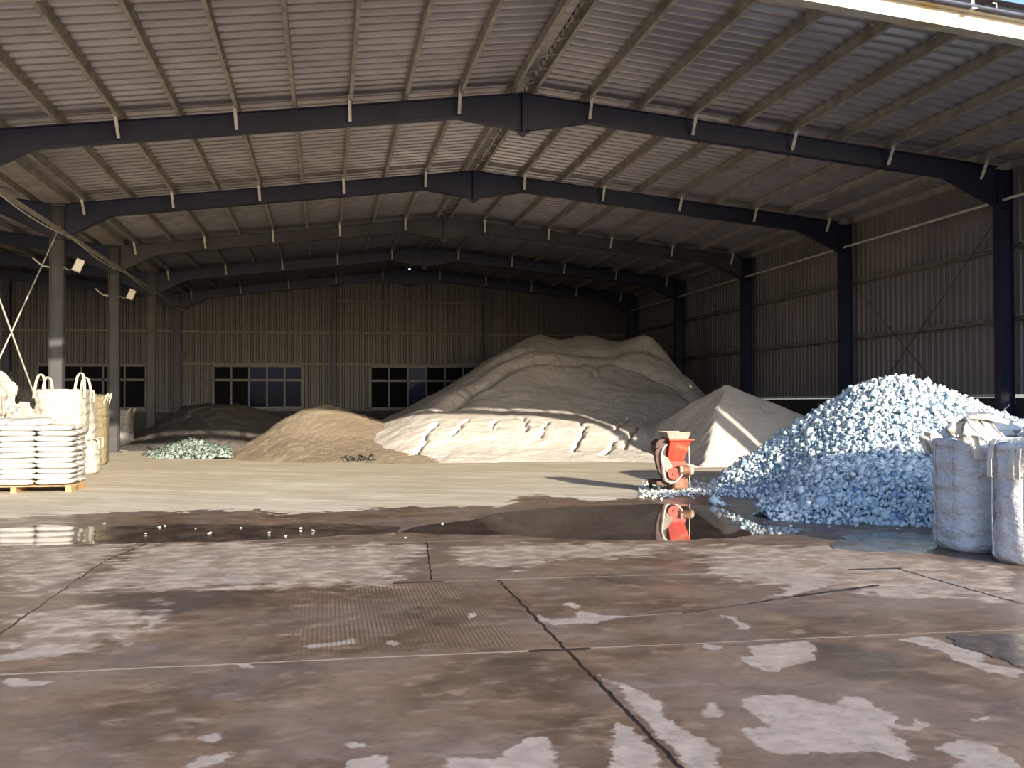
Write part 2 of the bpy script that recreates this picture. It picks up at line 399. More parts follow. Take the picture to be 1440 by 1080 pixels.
for i, y in enumerate(FY):
    m = ['cream_paint', 'steel_navy', 'steel_navy', 'steel_grey', 'steel_navy', 'steel_navy'][i]
    dep = .30 if i == 0 else .40
    lab = ['cream painted front rafter with rust spots at the open roof edge', 'dark navy rafter nearest inside the open front, the largest seen',
           'second dark rafter back from the largest navy one', 'third dark rafter counted back from the largest navy one', 'fourth dark rafter back, deep in the shed before the back wall',
           'dark rafter against the top of the back gable wall'][i]
    e = rafter(y, i, XL+.18, XR-.36, XA, m, dep, lab)
    if i > 0: braces(e, y, XA, [PR[k] for k in (1, 3, 5, 7, 9)]+[PL[k] for k in (1, 3, 5, 7, 9)], dep)
    if i > 0:
        e2 = rafter(y, i, XLL+.1, XL-.18, XR2, 'steel_navy', .40, 'dark rafter of the left side span meeting the %s left column' % ['', 'unseen near', 'nearest visible', 'second visible', 'third visible', 'back wall'][i])
        if i < 5: braces(e2, y, XR2, [XL-1.5, XL-3.6], .4)

def column(name, x, y, w_, fl, h, m, label, lit=None, axis='x', group='steel columns'):
    e = empty(name, (x, y, 0)); tag(e, label, 'column', group)
    b = MB()
    if axis == 'x': b.box(-w_/2, w_/2, -.006, .006, .02, h)
    else: b.box(-.006, .006, -w_/2, w_/2, .02, h)
    b.build('web', m, e)
    for s in (-1, 1):
        f = MB(); a = s*w_/2; c = a-s*.014
        if axis == 'x': f.box(min(a, c), max(a, c), -fl/2, fl/2, .02, h)
        else: f.box(-fl/2, fl/2, min(a, c), max(a, c), .02, h)
        f.build('flange', m, e)
    p = MB(); p.box(-w_/2-.06, w_/2+.06, -fl/2-.05, fl/2+.05, 0, .022)
    for sx in (-1, 1):
        for sy in (-1, 1): p.tube([(sx*(w_/2+.03), sy*(fl/2+.02), .02), (sx*(w_/2+.03), sy*(fl/2+.02), .06)], .012, 6)
    p.build('base_plate', m, e)
    if axis == 'x':
        k = MB()
        for z in (h-.02, h-.85): k.box(-w_/2+.014, w_/2-.014, -fl/2, fl/2, z-.012, z)
        k.build('stiffener', m, e)
    return e
CLl = ['right column at the open front edge', 'right column nearest the white jumbo bags, navy and broad', 'second right column back, above the blue glass heap', 'third right column back beside the white powder heap', 'fourth right column back in the dark corner', 'right corner column at the back wall']
for i, y in enumerate(FY): column('steel_column', XR-.175, y, .35, .22, ztop(XR)-.02, 'steel_navy', 'dark navy '+CLl[i])
CLr = ['', 'left column just past the left picture edge', 'left column nearest, rising behind the white bags with floodlight', 'second left column back, foot in the sunlight with floodlight', 'third left column back, in shade before the dark heap', 'left column at the back wall left of the lit window']
for i, y in enumerate(FY):
    if i == 0: continue
    column('steel_column', XL, y, .34, .22, ztop(XL)-.02, 'steel_navy' if i in (1, 5) else 'steel_grey', ('dark ' if i in (1, 5) else 'grey steel ')+CLr[i])
for x, lb in ((-13.8, 'dark gable post on the back wall at the far left'), (.37, 'dark gable post between the two back windows'), (7.5, 'dark gable post right of the second back window')):
    column('gable_post', x, 48.62, .26, .2, ztop(x)-.45, 'steel_navy', lb, axis='y', group='gable posts')

# purlins
ORD = ['first', 'second', 'third', 'fourth', 'fifth', 'sixth', 'seventh', 'eighth', 'ninth', 'tenth']
def purlin(x, s, label, grp, y0=ROOF0+.05):
    z = ztop(x); o = empty('x'); bpy.data.objects.remove(o)
    b = MB(); t = .012; h = .19; wd = .07
    P = [(0, 0), (wd, 0), (wd, .02), (wd-t, .02), (wd-t, t), (t, t), (t, h-t), (wd-t, h-t), (wd-t, h-.02), (wd, h-.02), (wd, h), (0, h)]
    if s < 0: P = [(-a, c) for a, c in P]
    for q in (((0, 0), (wd, 0), (wd, t), (0, t)), ((0, h-t), (wd, h-t), (wd, h), (0, h)), ((0, t), (t, t), (t, h-t), (0, h-t)), ((wd-t, t), (wd, t), (wd, .025), (wd-t, .025))):
        b.prism([(s*a, z+c) for a, c in q], 'y', y0-ROOF0, 49.0-ROOF0)
    o = b.build('roof_purlin', 'galv'); o.location = (x, ROOF0, 0)
    tag(o, label, 'purlin', grp)
for k in range(10):
    purlin(PR[k], -1, 'long metal purlin, %s right of the ridge, under the right roof slope' % ORD[k], 'purlins under the right slope')
    purlin(PL[k], 1, 'long metal purlin, %s left of the ridge, under the left roof slope' % ORD[k], 'purlins under the left slope')
for k in range(7):
    purlin(XL-.6-1.2*k, -1, 'dark purlin of the left side span, %s from the left column row' % ORD[k], 'purlins of the left side span')
# bracing pairs between the two ridge purlins (sag tie)
mb = MB(); mb.tube([(XA+(.24 if j % 2 else -.24), 13.6+j*.42, ZA+.1) for j in range(84)], .008, 5)
tag(mb.build('ridge_tie_lacing', 'rod_light'), 'thin wire lacing between the two ridge purlins', 'tie rods')

# conduit with clips above the cream front rafter
mb = empty('conduit_pipe', (9, 13.44, 0)); tag(mb, 'dark conduit pipe with clips running above the cream front rafter', 'pipe')
def zc(x): return ztop(x)+.03
b = MB(); b.tube([(XA+.2-9, 0, zc(XA+.2)), (XR-9, 0, zc(XR))], .035, 10); b.build('pipe', 'pipe_dark', mb)
for x in (5, 7, 9.2, 10.7, 12.6):
    b = MB(); b.band([(x-9, .0, zc(x)-.06), (x-9, .0, zc(x)+.16)], (1, 0, 0), .05, .01); b.box(x-9-.04, x-9+.04, -.05, .05, zc(x)-.05, zc(x)-.035); b.build('clip', 'galv_light', mb)

# right wall girts
for j, z in enumerate((3.41, 5.0)):
    for i in range(5):
        y0, y1 = FY[i], FY[i+1]
        b = MB(); b.box(0, .16, 0, y1-y0-.24, -.06, -.045); b.box(0, .16, 0, y1-y0-.24, .045, .06); b.box(.14, .155, 0, y1-y0-.24, -.045, .045); b.box(0, .012, 0, y1-y0-.24, -.06, -.035)
        o = b.build('wall_girt', 'galv'); o.location = (XR+.01, y0+.12, z)
        tag(o, '%s girt on the right wall, %s bay from the open front' % (['lower', 'middle'][j], ORD[i]), 'girt', 'girts on the right wall')
for i in range(5):
    y0, y1 = FY[i]+.11, FY[i+1]-.11
    b = MB(); b.tube([(0, 0, 0), (0, y1-y0, 0)], .032, 10); o = b.build('eave_tube', 'galv_light'); o.location = (XR-.25, y0, 6.0)
    tag(o, 'light tube high along the right wall, %s bay from the open front' % ORD[i], 'tube', 'eave tubes on the right')
# back wall girts
for z, a, b_, lb in ((4.82, XL+.2, XR-.4, 'middle girt line across the back wall above the windows'), (3.36, XL+.2, XR-.4, 'girt line on the back wall along the window heads'), (6.30, .5, 7.4, 'top girt line high between the two gable posts'),
                 (4.82, -20, XL-.2, 'back wall girt line in the left side span')):
    b = MB(); b.box(0, b_-a, 0, .12, -.05, -.038); b.box(0, b_-a, 0, .12, .038, .05); b.box(0, b_-a, .1, .112, -.04, .04)
    o = b.build('wall_girt', 'galv_dull'); o.location = (a, YB-.15, z); tag(o, lb, 'girt', 'girts on the back wall')
# cross braces
def rod(a, b, r, m, label):
    a = Vector(a); b = Vector(b); mb = MB(); mb.tube([(0, 0, 0), b-a], r, 8); o = mb.build('brace_rod', m); o.location = a; tag(o, label, 'brace rod', 'cross brace rods')
rod((XR-.04, 20.6, 5.85), (XR-.04, 27.3, .9), .013, 'rod_dark', 'thin dark brace rod on the right wall falling away from the nearest column')
rod((XR-.08, 27.3, 5.0), (XR-.08, 20.7, .2), .011, 'rod_dark', 'fainter brace rod on the right wall falling toward the nearest column')
rod((XL+.1, 27.3, 6.0), (XL+.1, 20.6, 1.1), .016, 'rod_light', 'light brace rod rising to the nearest left column')
rod((XL+.14, 20.6, 5.0), (XL+.14, 27.3, -0.0), .018, 'rod_light', 'light brace rod slanting down behind the white bags')
# cable/pipe run along the left columns, sagging cable below
for i in range(1, 5):
    y0, y1 = FY[i]+.02, FY[i+1]-.02
    b = MB(); b.box(-.06, .06, 0, y1-y0, -.02, .03); o = b.build('eave_strut', 'galv'); o.location = (XL+.27, y0+.0, 5.78)
    tag(o, 'grey strut along the left column tops, %s bay back from the picture edge' % ORD[i-1], 'strut', 'struts along the left columns')
    pts = [(0, (y1-y0)*t/12, -.03-.13*math.sin(math.pi*t/12)) for t in range(13)]
    b = MB(); b.tube(pts, .014, 6); o = b.build('sagging_cable', 'rod_light'); o.location = (XL+.36, y0, 5.76)
    tag(o, 'thin cable sagging under the left strut, %s bay back from the picture edge' % ORD[i-1], 'cable', 'sagging cables')
# floodlights on the left columns
def flood(y, z, label):
    e = empty('floodlight', (XL+.18, y-.14, z)); tag(e, label, 'floodlight', 'floodlights on the left columns')
    b = MB(); b.tube([(0, 0, 0), (.12, -.03, -.07), (.28, -.06, -.02)], .016, 8); b.build('bracket', 'galv', e)
    h = MB(); h.box(-.10, .10, -.10, .10, -.16, .16); o = h.build('lamp_head', 'lamp_white', e, bevel=.012); o.location = (.36, -.06, .04); o.rotation_euler = (0, .38, .2)
    g2 = MB(); g2.box(-.085, .085, -.104, -.098, -.145, .145); q = g2.build('lamp_glass', 'lamp_white', o)
    c = MB(); c.tube([(-.34, 0, .0), (-.5, -.03, .02), (-.72, -.05, .22)], .02, 8); c.build('rear_arm', 'galv_light', e)
flood(FY[2], 4.98, 'small white floodlight bracketed on the nearest left column')
flood(FY[3], 4.98, 'small white floodlight bracketed on the second left column')
# junction box on back-left column
b = MB(); b.box(-.09, .09, -.08, .02, -.18, .18); o = b.build('junction_box', 'black', bevel=.01); o.location = (XL+.3, FY[5]-.1, 3.75); tag(o, 'black junction box on the left column at the back wall', 'box')

# ------------------------------------------------------------------ floor
def poly_sd(px, py, poly):
    """signed distance, positive inside"""
    P = np.array(poly); n = len(P); d = np.full(px.shape, 1e9); ins = np.zeros(px.shape, bool)
    for i in range(n):
        a = P[i]; b = P[(i+1) % n]; e = b-a; wx = px-a[0]; wy = py-a[1]
        t = np.clip((wx*e[0]+wy*e[1])/(e@e+1e-12), 0, 1); d = np.minimum(d, (wx-e[0]*t)**2+(wy-e[1]*t)**2)
        c = ((a[1] <= py) & (b[1] > py)) | ((b[1] <= py) & (a[1] > py))
        if b[1] != a[1]: ins ^= c & (px < a[0]+(py-a[1])*(b[0]-a[0])/(b[1]-a[1]))
    d = np.sqrt(d); return np.where(ins, d, -d)
DRY = [
 '143,868 160,862 180,859 178,866 165,871 148,872', '207,870 239,871 222,880 215,887 198,885 215,876', '163,906 196,901 198,906 178,909',
 '0,921 37,911 122,913 159,914 126,917 37,926 0,932', '426,908 480,902 500,896 500,906 470,911 430,913', '0,956 74,953 80,955 59,961 18,966 0,963',
 '328,934 352,933 361,939 348,943 330,939', '280,1032 313,1030 315,1037 293,1045 281,1041', '261,1073 281,1063 330,1058 326,1071 296,1082 262,1090',
 '174,1050 196,1048 198,1052 178,1055', '391,893 424,890 426,893 398,895', '658,863 671,861 676,867 661,871', '543,902 560,901 560,906 547,908',
 '791,848 806,845 817,850 821,861 847,867 887,865 887,869 835,876 802,878 776,880 758,873 754,863 773,871 806,867 813,858',
 '832,939 850,950 887,965 917,976 935,987 928,998 958,1021 975,1030 1010,1060 1020,1085 975,1088 940,1047 906,1010 873,973 843,947',
 '858,1017 884,1019 910,1036 921,1054 936,1069 945,1088 865,1088 861,1050', '620,1061 665,1063 702,1065 732,1043 754,1036 776,1039 791,1065 787,1090 628,1090',
 '480,1047 502,1043 524,1048 528,1054 480,1056', '487,1069 543,1065 554,1090 480,1090',
 '1051,910 1075,906 1138,903 1149,910 1141,923 1130,936 1079,944 1049,937 1036,924 1053,921 1049,915', '988,907 1014,907 1012,914 990,913',
 '1012,865 1029,864 1040,876 1056,878 1060,887 1041,886 1027,873', '993,987 1016,987 1017,1010 991,1010',
 '1045,995 1071,976 1112,973 1134,980 1167,991 1182,980 1216,981 1241,995 1260,1006 1253,1013 1275,1017 1293,1013 1319,1023 1286,1025 1249,1021 1275,1043 1293,1065 1271,1069 1227,1058 1160,1061 1090,1058 1053,1047 1038,1024 1071,1024 1086,1021 1067,1010',
 '1249,899 1312,896 1330,904 1360,911 1390,923 1386,932 1440,943 1440,956 1382,943 1341,928 1323,917 1293,906', '1358,1011 1386,1002 1393,1006 1390,1015 1364,1017',
 '1316,1054 1341,1037 1367,1041 1397,1050 1423,1069 1440,1076 1450,1090 1330,1090 1338,1065', '1371,797 1393,798 1427,806 1423,808 1397,804',
 '1090,826 1108,824 1127,832 1112,834', '1027,798 1115,795 1119,802 1056,806 982,808', '1045,808 1145,809 1182,817 1123,835 1071,843 1115,828 1100,817',
 '1108,772 1164,765 1167,771 1119,779', '1153,793 1241,790 1256,798 1153,802', '1219,828 1349,817 1364,824 1293,828 1278,843 1238,839',
 '320,806 372,812 360,820 300,821', '240,800 300,797 290,806 245,808']
SEMI = ['205,765 385,762 370,790 340,795 385,820 560,822 110,832 90,829', '0,772 60,770 50,800 0,806', '640,768 820,764 960,764 950,778 780,790 740,800 640,798', '0,835 70,832 200,765 130,765 0,770', '480,766 600,766 560,790 480,800', '80,832 560,824 600,768 205,766', '1010,780 1160,768 1300,785 1440,800 1440,850 1180,830 1000,815', '0,860 200,850 250,870 100,920 0,930', '960,770 1100,762 1110,780 1000,800']
DARKP = ['1150,905 1240,912 1290,930 1260,950 1190,955 1140,940', '322,1040 345,1028 367,1036 345,1050', '550,860 590,855 640,868 630,880 580,878', '500,1030 530,1032 535,1042 505,1042', '1400,985 1440,980 1440,1030 1405,1025', '815,812 880,808 905,818 840,820', '100,835 330,828 380,850 200,868', '690,910 790,920 740,945 640,935']
WETB = [(0, 728), (130, 722), (245, 720), (355, 717), (400, 723), (545, 715), (600, 713), (715, 712), (718, 704), (725, 700), (740, 697), (760, 697), (790, 700), (830, 704), (880, 701), (905, 694), (940, 690), (985, 690), (1040, 700)]
xs = np.concatenate([np.linspace(-60, -7, 26), np.arange(-6.6, 12.6, .036), np.linspace(13, 60, 24)])
ys = np.concatenate([np.linspace(-60, 3, 20), np.arange(3.3, 13, .034), np.arange(13.05, 19, .06), np.arange(19.1, 60, .35)])
GX, GY = np.meshgrid(xs, ys)
def topoly(s): return [gpt(*map(float, p.split(','))) for p in s.split()]
def field(polys, jit=.05, seed=3):
    qx = GX+jit*fbm(GX*5, GY*5, seed); qy = GY+jit*2.2*fbm(GX*5, GY*5, seed+9)
    F = np.full(GX.shape, -1.0)
    for s in polys:
        P = np.array(topoly(s) if isinstance(s, str) else s); lo = P.min(0)-1; hi = P.max(0)+1
        iy = np.where((ys > lo[1]) & (ys < hi[1]))[0]; ix = np.where((xs > lo[0]) & (xs < hi[0]))[0]
        if len(iy) == 0 or len(ix) == 0: continue
        sl = np.s_[iy[0]:iy[-1]+1, ix[0]:ix[-1]+1]
        F[sl] = np.maximum(F[sl], poly_sd(qx[sl], qy[sl], P))
    return np.clip(F, -1, 1)
dry = field(DRY); semi = field(SEMI, .2, 5); darkp = field(DARKP, .15, 8)
wb = [gpt(u, v) for u, v in WETB]
dusty = field([[(-60, 17.0), (-20, 16)]+wb+[(9, 15), (12, 14.5), (16, 14), (40, 14), (60, 60), (-60, 60)]], .25, 12)
V = np.stack([GX.ravel(), GY.ravel(), np.zeros(GX.size)], 1)
ny, nx = GX.shape; idx = np.arange(nx*ny).reshape(ny, nx)
Fq = np.stack([idx[:-1, :-1], idx[:-1, 1:], idx[1:, 1:], idx[1:, :-1]], -1).reshape(-1, 4)

g = NG('floor_concrete'); P = g.pos()
sepn = g.n('ShaderNodeSeparateXYZ'); g.l(P, sepn.inputs[0]); PX, PY = sepn.outputs[0], sepn.outputs[1]
def attr(nm): return g.n('ShaderNodeAttribute', attribute_name=nm).outputs['Fac']
nA = g.noise(P, 14, 6, .7); nB = g.noise(P, 1.3, 6, .65, .5); nC = g.noise(P, 3.5, 6, .65, .3, (1, 1.6, 1)); nD = g.noise(P, 45, 4, .7)
nH = g.noise(P, .6, 4, .6, .3)
edge = g.math('MULTIPLY', g.math('SUBTRACT', nA, .5), .14)
fdry = g.ramp(g.math('ADD', attr('dry'), edge), -.006, .022)
fsemi = g.ramp(g.math('ADD', attr('semi'), g.math('MULTIPLY', g.math('SUBTRACT', nC, .5), .9)), -.1, .2)
fdark = g.ramp(g.math('ADD', attr('darkp'), g.math('MULTIPLY', g.math('SUBTRACT', nB, .5), .4)), -.12, .12)
fdust = g.ramp(g.math('ADD', attr('dusty'), g.math('MULTIPLY', g.math('SUBTRACT', nA, .5), .35)), -.02, .05)
wet = g.mix(g.ramp(nB, .32, .68), (.078, .048, .030), (.18, .118, .076))
wet = g.mix(g.ramp(nC, .5, .75), wet, (.24, .17, .12))
wet = g.mix(g.math('MULTIPLY', g.ramp(nD, .55, .75), .35), wet, (.24, .175, .13))
wet = g.mix(g.math('MULTIPLY', g.ramp(nH, .42, .62), .5), wet, (.17, .135, .115))
wet = g.mix(g.math('MULTIPLY', fdark, .5), wet, (.035, .028, .025))
semic = g.mix(g.ramp(nC, .4, .65), (.24, .18, .135), (.46, .38, .30))
c = g.mix(g.math('MULTIPLY', fsemi, .75), wet, semic)
dryc = g.mix(g.ramp(g.noise(P, 6, 5, .6), .35, .7), (.25, .205, .165), (.33, .275, .225))
c = g.mix(fdry, c, dryc)
# white powdery floor inside, with sweep marks and wheel tracks
mpr = g.n('ShaderNodeMapping'); g.l(P, mpr.inputs[0]); mpr.inputs['Rotation'].default_value = (0, 0, .5)
st = g.noise(mpr.outputs[0], 1.3, 6, .72, .5, (.35, 2.4, 1)); st2 = g.noise(mpr.outputs[0], 2.6, 6, .75, .3, (.3, 3.0, 1))
du = g.mix(g.ramp(st, .35, .7), (.39, .335, .25), (.51, .455, .36)); du = g.mix(g.math('MULTIPLY', g.ramp(st2, .52, .66), .75), du, (.29, .24, .175))
du = g.mix(g.math('MULTIPLY', g.ramp(g.noise(mpr.outputs[0], .7, 6, .7, .4, (.5, 1.6, 1)), .5, .66), .7), du, (.57, .53, .46))
c = g.mix(g.math('MULTIPLY', g.ramp(g.noise(P, 9, 7, .75, .4), .5, .7), g.math('MULTIPLY', g.math('SUBTRACT', 1.0, fdust), .4)), c, (.045, .032, .025))
c = g.mix(g.ramp(PY, -2.5, .5, 1., 0.), c, (.2, .2, .21))
c = g.mix(fdust, c, du)
# joints and cracks
wob = g.n('ShaderNodeVectorMath', operation='SCALE'); nv_ = g.n('ShaderNodeTexNoise'); g.l(P, nv_.inputs[0]); nv_.inputs['Scale'].default_value = 6
sb = g.n('ShaderNodeVectorMath', operation='SUBTRACT'); g.l(nv_.outputs[1], sb.inputs[0]); sb.inputs[1].default_value = (.5, .5, .5); g.l(sb.outputs[0], wob.inputs[0]); wob.inputs[3].default_value = .05
ad = g.n('ShaderNodeVectorMath', operation='ADD'); g.l(P, ad.inputs[0]); g.l(wob.outputs[0], ad.inputs[1])
sp2 = g.n('ShaderNodeSeparateXYZ'); g.l(ad.outputs[0], sp2.inputs[0]); QX, QY = sp2.outputs[0], sp2.outputs[1]
def seg(x1, y1, x2, y2, w_):
    ex, ey = x2-x1, y2-y1; L2 = ex*ex+ey*ey
    wx = g.math('SUBTRACT', QX, x1); wy = g.math('SUBTRACT', QY, y1)
    t = g.math('MULTIPLY', g.math('ADD', g.math('MULTIPLY', wx, ex), g.math('MULTIPLY', wy, ey)), 1/L2, clamp=True)
    dx = g.math('SUBTRACT', wx, g.math('MULTIPLY', t, ex)); dy = g.math('SUBTRACT', wy, g.math('MULTIPLY', t, ey))
    d = g.math('SQRT', g.math('ADD', g.math('MULTIPLY', dx, dx), g.math('MULTIPLY', dy, dy)))
    return g.ramp(d, w_*.5, w_, 1., 0.)
dk = None
for s_ in ((1.55, -20, 1.52, 9.18, .016), (5.7, -20, 5.36, 9.1, .022), (-2.4, -20, -2.2, 11, .012), (-2.2, 11, -2.0, 12.3, .014), (1.13, 11.8, .93, 9.3, .01),
           (2.65, 7.49, 3.23, 7.71, .012), (3.23, 7.71, 3.8, 7.96, .02), (3.8, 7.96, 4.69, 8.3, .04), (1.3, 6.54, 1.65, 6.54, .04), (.6, 9.2, 1.0, 9.2, .04), (4.9, 9.12, 5.4, 9.1, .04)):
    s1 = seg(*s_); dk = s1 if dk is None else g.math('MAXIMUM', dk, s1)
lt = None
for s_ in ((-30, 6.58, 1.5, 6.54, .02), (1.5, 6.54, 30, 6.38, .012), (-30, 9.25, 1.52, 9.2, .016), (1.52, 9.2, 5.3, 9.1, .02), (2.14, 7.43, 2.65, 7.49, .012), (-30, 12.42, 3.5, 11.8, .02)):
    s1 = seg(*s_); lt = s1 if lt is None else g.math('MAXIMUM', lt, s1)
c = g.mix(g.math('MULTIPLY', lt, .75), c, (.36, .29, .23)); c = g.mix(g.math('MULTIPLY', dk, .92), c, (.012, .01, .01))
# cast grooves in one slab
gm = g.math('MULTIPLY', g.ramp(PY, 6.6, 6.8), g.ramp(PY, 9.0, 9.15, 1., 0.)); gm = g.math('MULTIPLY', gm, g.math('MULTIPLY', g.ramp(PX, -.6, .3), g.ramp(PX, 1.1, 1.45, 1., 0.)))
gw = g.math('SINE', g.math('MULTIPLY', PX, 2*math.pi/.032))
gm = g.math('MULTIPLY', gm, g.ramp(nB, .35, .6))
c = g.mix(g.math('MULTIPLY', g.math('MULTIPLY', gm, g.ramp(gw, -.2, .8)), .45), c, (.03, .02, .015))
rr = g.mixf(fdry, g.mixf(g.ramp(nC, .35, .7), .28, .5), .75); rr = g.mixf(fsemi, rr, .6); rr = g.mixf(fdark, rr, .26); rr = g.mixf(fdust, rr, .95)
h = g.math('ADD', g.math('MULTIPLY', nD, .25), g.math('MULTIPLY', nA, .3)); h = g.math('SUBTRACT', h, g.math('MULTIPLY', dk, 2.0)); h = g.math('ADD', h, g.math('MULTIPLY', g.math('MULTIPLY', gw, gm), .2))
h = g.math('ADD', h, g.math('MULTIPLY', g.math('MULTIPLY', st2, fdust), 2.0))
g.bsdf(c, rr, 0, g.mixf(fdust, .24, .03), g.bump(h, .5, .012)); MATS['floor'] = g.m
fl = mesh_np('floor', V, Fq, 'floor', True, dict(dry=dry.ravel(), semi=semi.ravel(), darkp=darkp.ravel(), dusty=dusty.ravel())); fl['kind'] = 'structure'
del V, Fq

# puddles: thin water sheets lying on the floor
def puddle(pix, label, m='water', z=.004, jit=.03, seed=1, sub=14):
    P = [gpt(*map(float, p.split(','))) for p in pix.split()]; out = []
    rr_ = random.Random(seed)
    for i in range(len(P)):
        a = P[i]; b = P[(i+1) % len(P)]
        for k in range(sub):
            t = k/sub; x = a[0]*(1-t)+b[0]*t; y = a[1]*(1-t)+b[1]*t; e = 1 if k else .3
            nz = float(fbm(np.array([x*4.]), np.array([y*4.]), seed)[0]); nz2 = float(fbm(np.array([x*4.+50]), np.array([y*4.]), seed)[0])
            out.append((x+jit*nz*e*3, y+jit*nz2*e*4))
    cx = sum(p[0] for p in out)/len(out); cy = sum(p[1] for p in out)/len(out)
    b = MB(); n = len(out); b.add([(x-cx, y-cy, 0) for x, y in out]+[(x-cx, y-cy, -.003) for x, y in out], [tuple(range(n))]+[(i, i+n, (i+1) % n+n, (i+1) % n) for i in range(n)])
    o = b.build('puddle', m); o.location = (cx, cy, z); tag(o, label, 'puddle', 'puddles on the yard floor'); return o
puddle('700,722 760,715 850,711 930,709 1000,711 1030,722 1062,735 1066,750 1040,757 960,760 860,760 790,759 720,753 640,752 560,748 600,738 660,732', 'wide still puddle mirroring the red crusher', seed=3)
puddle('0,744 60,738 133,741 134,765 60,767 0,768', 'puddle at the far left mirroring the stacked white sacks', seed=4, jit=.01)
puddle('134,742 250,737 380,739 480,737 560,741 555,751 430,757 300,762 200,764 134,765', 'long shallow puddle left of the middle with bits of glass in it', seed=5, m='water_muddy')
puddle('1170,765 1200,752 1260,748 1316,755 1318,772 1290,778 1220,775 1170,772', 'bluish puddle in front of the left jumbo bag', seed=6, m='water_muddy')
puddle('1050,738 1100,741 1130,745 1120,752 1068,752', 'small puddle at the foot of the blue glass heap', seed=7, jit=.004, z=.006)
puddle('1335,895 1400,890 1500,888 1500,935 1440,938 1390,920 1345,908', 'thin film of water at the right edge of the foreground', seed=8, m='water_muddy')

# ------------------------------------------------------------------ heaps
def rbf(ctrl, sm=.02):
    C_ = np.array(ctrl); n = len(C_); X = C_[:, :2]; r = np.linalg.norm(X[:, None]-X[None], axis=2)
    K = np.where(r > 0, r*r*np.log(r+1e-12), 0)+np.eye(n)*sm; A = np.zeros((n+3, n+3)); A[:n, :n] = K; A[:n, n] = 1; A[:n, n+1:] = X; A[n, :n] = 1; A[n+1:, :n] = X.T
    w_ = np.linalg.solve(A, np.concatenate([C_[:, 2], [0, 0, 0]]))
    def f(x, y):
        out = w_[n]+w_[n+1]*x+w_[n+2]*y
        for i in range(n):
            r2 = (x-X[i, 0])**2+(y-X[i, 1])**2; out = out+w_[i]*.5*r2*np.log(r2+1e-12)
        return out
    return f
def heap(name, hf, x0, x1, y0, y1, st, m, label, cat, smooth=True, kind='stuff'):
    xs = np.arange(x0, x1+st, st); ys = np.arange(y0, y1+st, st); X, Y = np.meshgrid(xs, ys); Z = hf(X, Y)
    ny, nx = X.shape; idx = np.arange(nx*ny).reshape(ny, nx)
    Fq = np.stack([idx[:-1, :-1], idx[:-1, 1:], idx[1:, 1:], idx[1:, :-1]], -1).reshape(-1, 4)
    zc_ = np.clip(Z, -.06, None); keep = (Z.ravel()[Fq] > -.05).any(1); Fq = Fq[keep]
    used = np.unique(Fq); mp = -np.ones(nx*ny, int); mp[used] = np.arange(len(used))
    V = np.stack([X.ravel(), Y.ravel(), zc_.ravel()], 1)[used]; Fq = mp[Fq]
    cx, cy = V[:, 0].mean(), V[:, 1].mean(); V[:, 0] -= cx; V[:, 1] -= cy
    o = mesh_np(name, V, Fq, m, smooth); o.location = (cx, cy, 0); tag(o, label, cat, None, kind); return o
A_ = lambda u, v, Y: atY(u, v, Y)
G_ = lambda u, v: gpt(u, v)+(0.,)
main = [G_(u, v) for u, v in ((575, 652), (600, 651), (640, 651), (700, 650), (760, 649), (820, 649), (880, 649), (930, 651), (965, 656))]
main += [(x, y-1.2, -.45) for x, y, z in main]
main += [A_(u, v, 28.3) for u, v in ((600, 636), (660, 632), (720, 631), (790, 630), (850, 630), (910, 632), (950, 637))]
main += [A_(u, v, 29.6) for u, v in ((590, 613), (640, 608), (700, 606), (760, 606), (820, 606), (880, 607), (930, 612), (965, 625))]
main += [A_(u, v, 31.8) for u, v in ((575, 592), (610, 584), (660, 581), (720, 581), (780, 582), (840, 583), (900, 584), (945, 590), (985, 600))]
main += [A_(u, v, 32.9) for u, v in ((600, 578), (660, 571), (720, 569), (780, 569), (840, 569), (900, 569), (945, 572), (990, 580))]
main += [A_(u, v, 34.6) for u, v in ((640, 556), (690, 550), (740, 544), (790, 545), (850, 545), (910, 548), (960, 556))]
main += [A_(u, v, 36.0) for u, v in ((665, 538), (700, 526), (740, 514), (770, 512), (820, 517), (860, 520), (900, 524), (950, 528), (985, 545))]
main += [A_(u, v, 38.2) for u, v in ((625, 549), (660, 525), (700, 501), (745, 487), (770, 488), (800, 494), (850, 496), (880, 490), (905, 483), (925, 488), (945, 502), (975, 524), (1000, 543), (1060, 580))]
main += [A_(u, v, 40.0) for u, v in ((700, 502), (745, 484), (755, 481), (790, 486), (820, 481), (845, 484), (900, 492), (950, 510))]
main += [A_(600, 574, 36), A_(560, 592, 34.2), A_(530, 600, 33.5), A_(1110, 602, 37.5)]
main += [(x, 44.8, z) for x, z in ((-1, -.4), (2, .3), (5, 1.2), (8, 1.6), (11, 1.2), (14, .6))]+[(x, 48.6, z) for x, z in ((-1, -.6), (3, -.4), (7, -.2), (11, 0.))]
main += [(-1.2, 31, -.35), (-1.5, 36, -.4), (15.5, 30, .1), (15.3, 36, .8), (15.3, 42, .6), (.2, 29.3, -.2), (11.5, 26, -.5), (8.8, 24.5, -.5)]
fm = rbf(main, .003)
def smin(a, b, k):
    h = np.clip(.5+.5*(b-a)/k, 0, 1); return b*(1-h)+a*h-k*h*(1-h)
def cone(x, y):
    ax, ay, az = 10.75, 26.9, 2.12
    F_ = az-.66*(ay-y)+.03*(x-ax); B_ = az-.4*(y-ay); L_ = az+1.12*(x-ax-.05)+.12*fbm(x*2.2, y*2.2, 91); R_ = az-.53*(x-ax)
    return smin(smin(smin(F_, L_, .06), R_, .12), B_, .2)
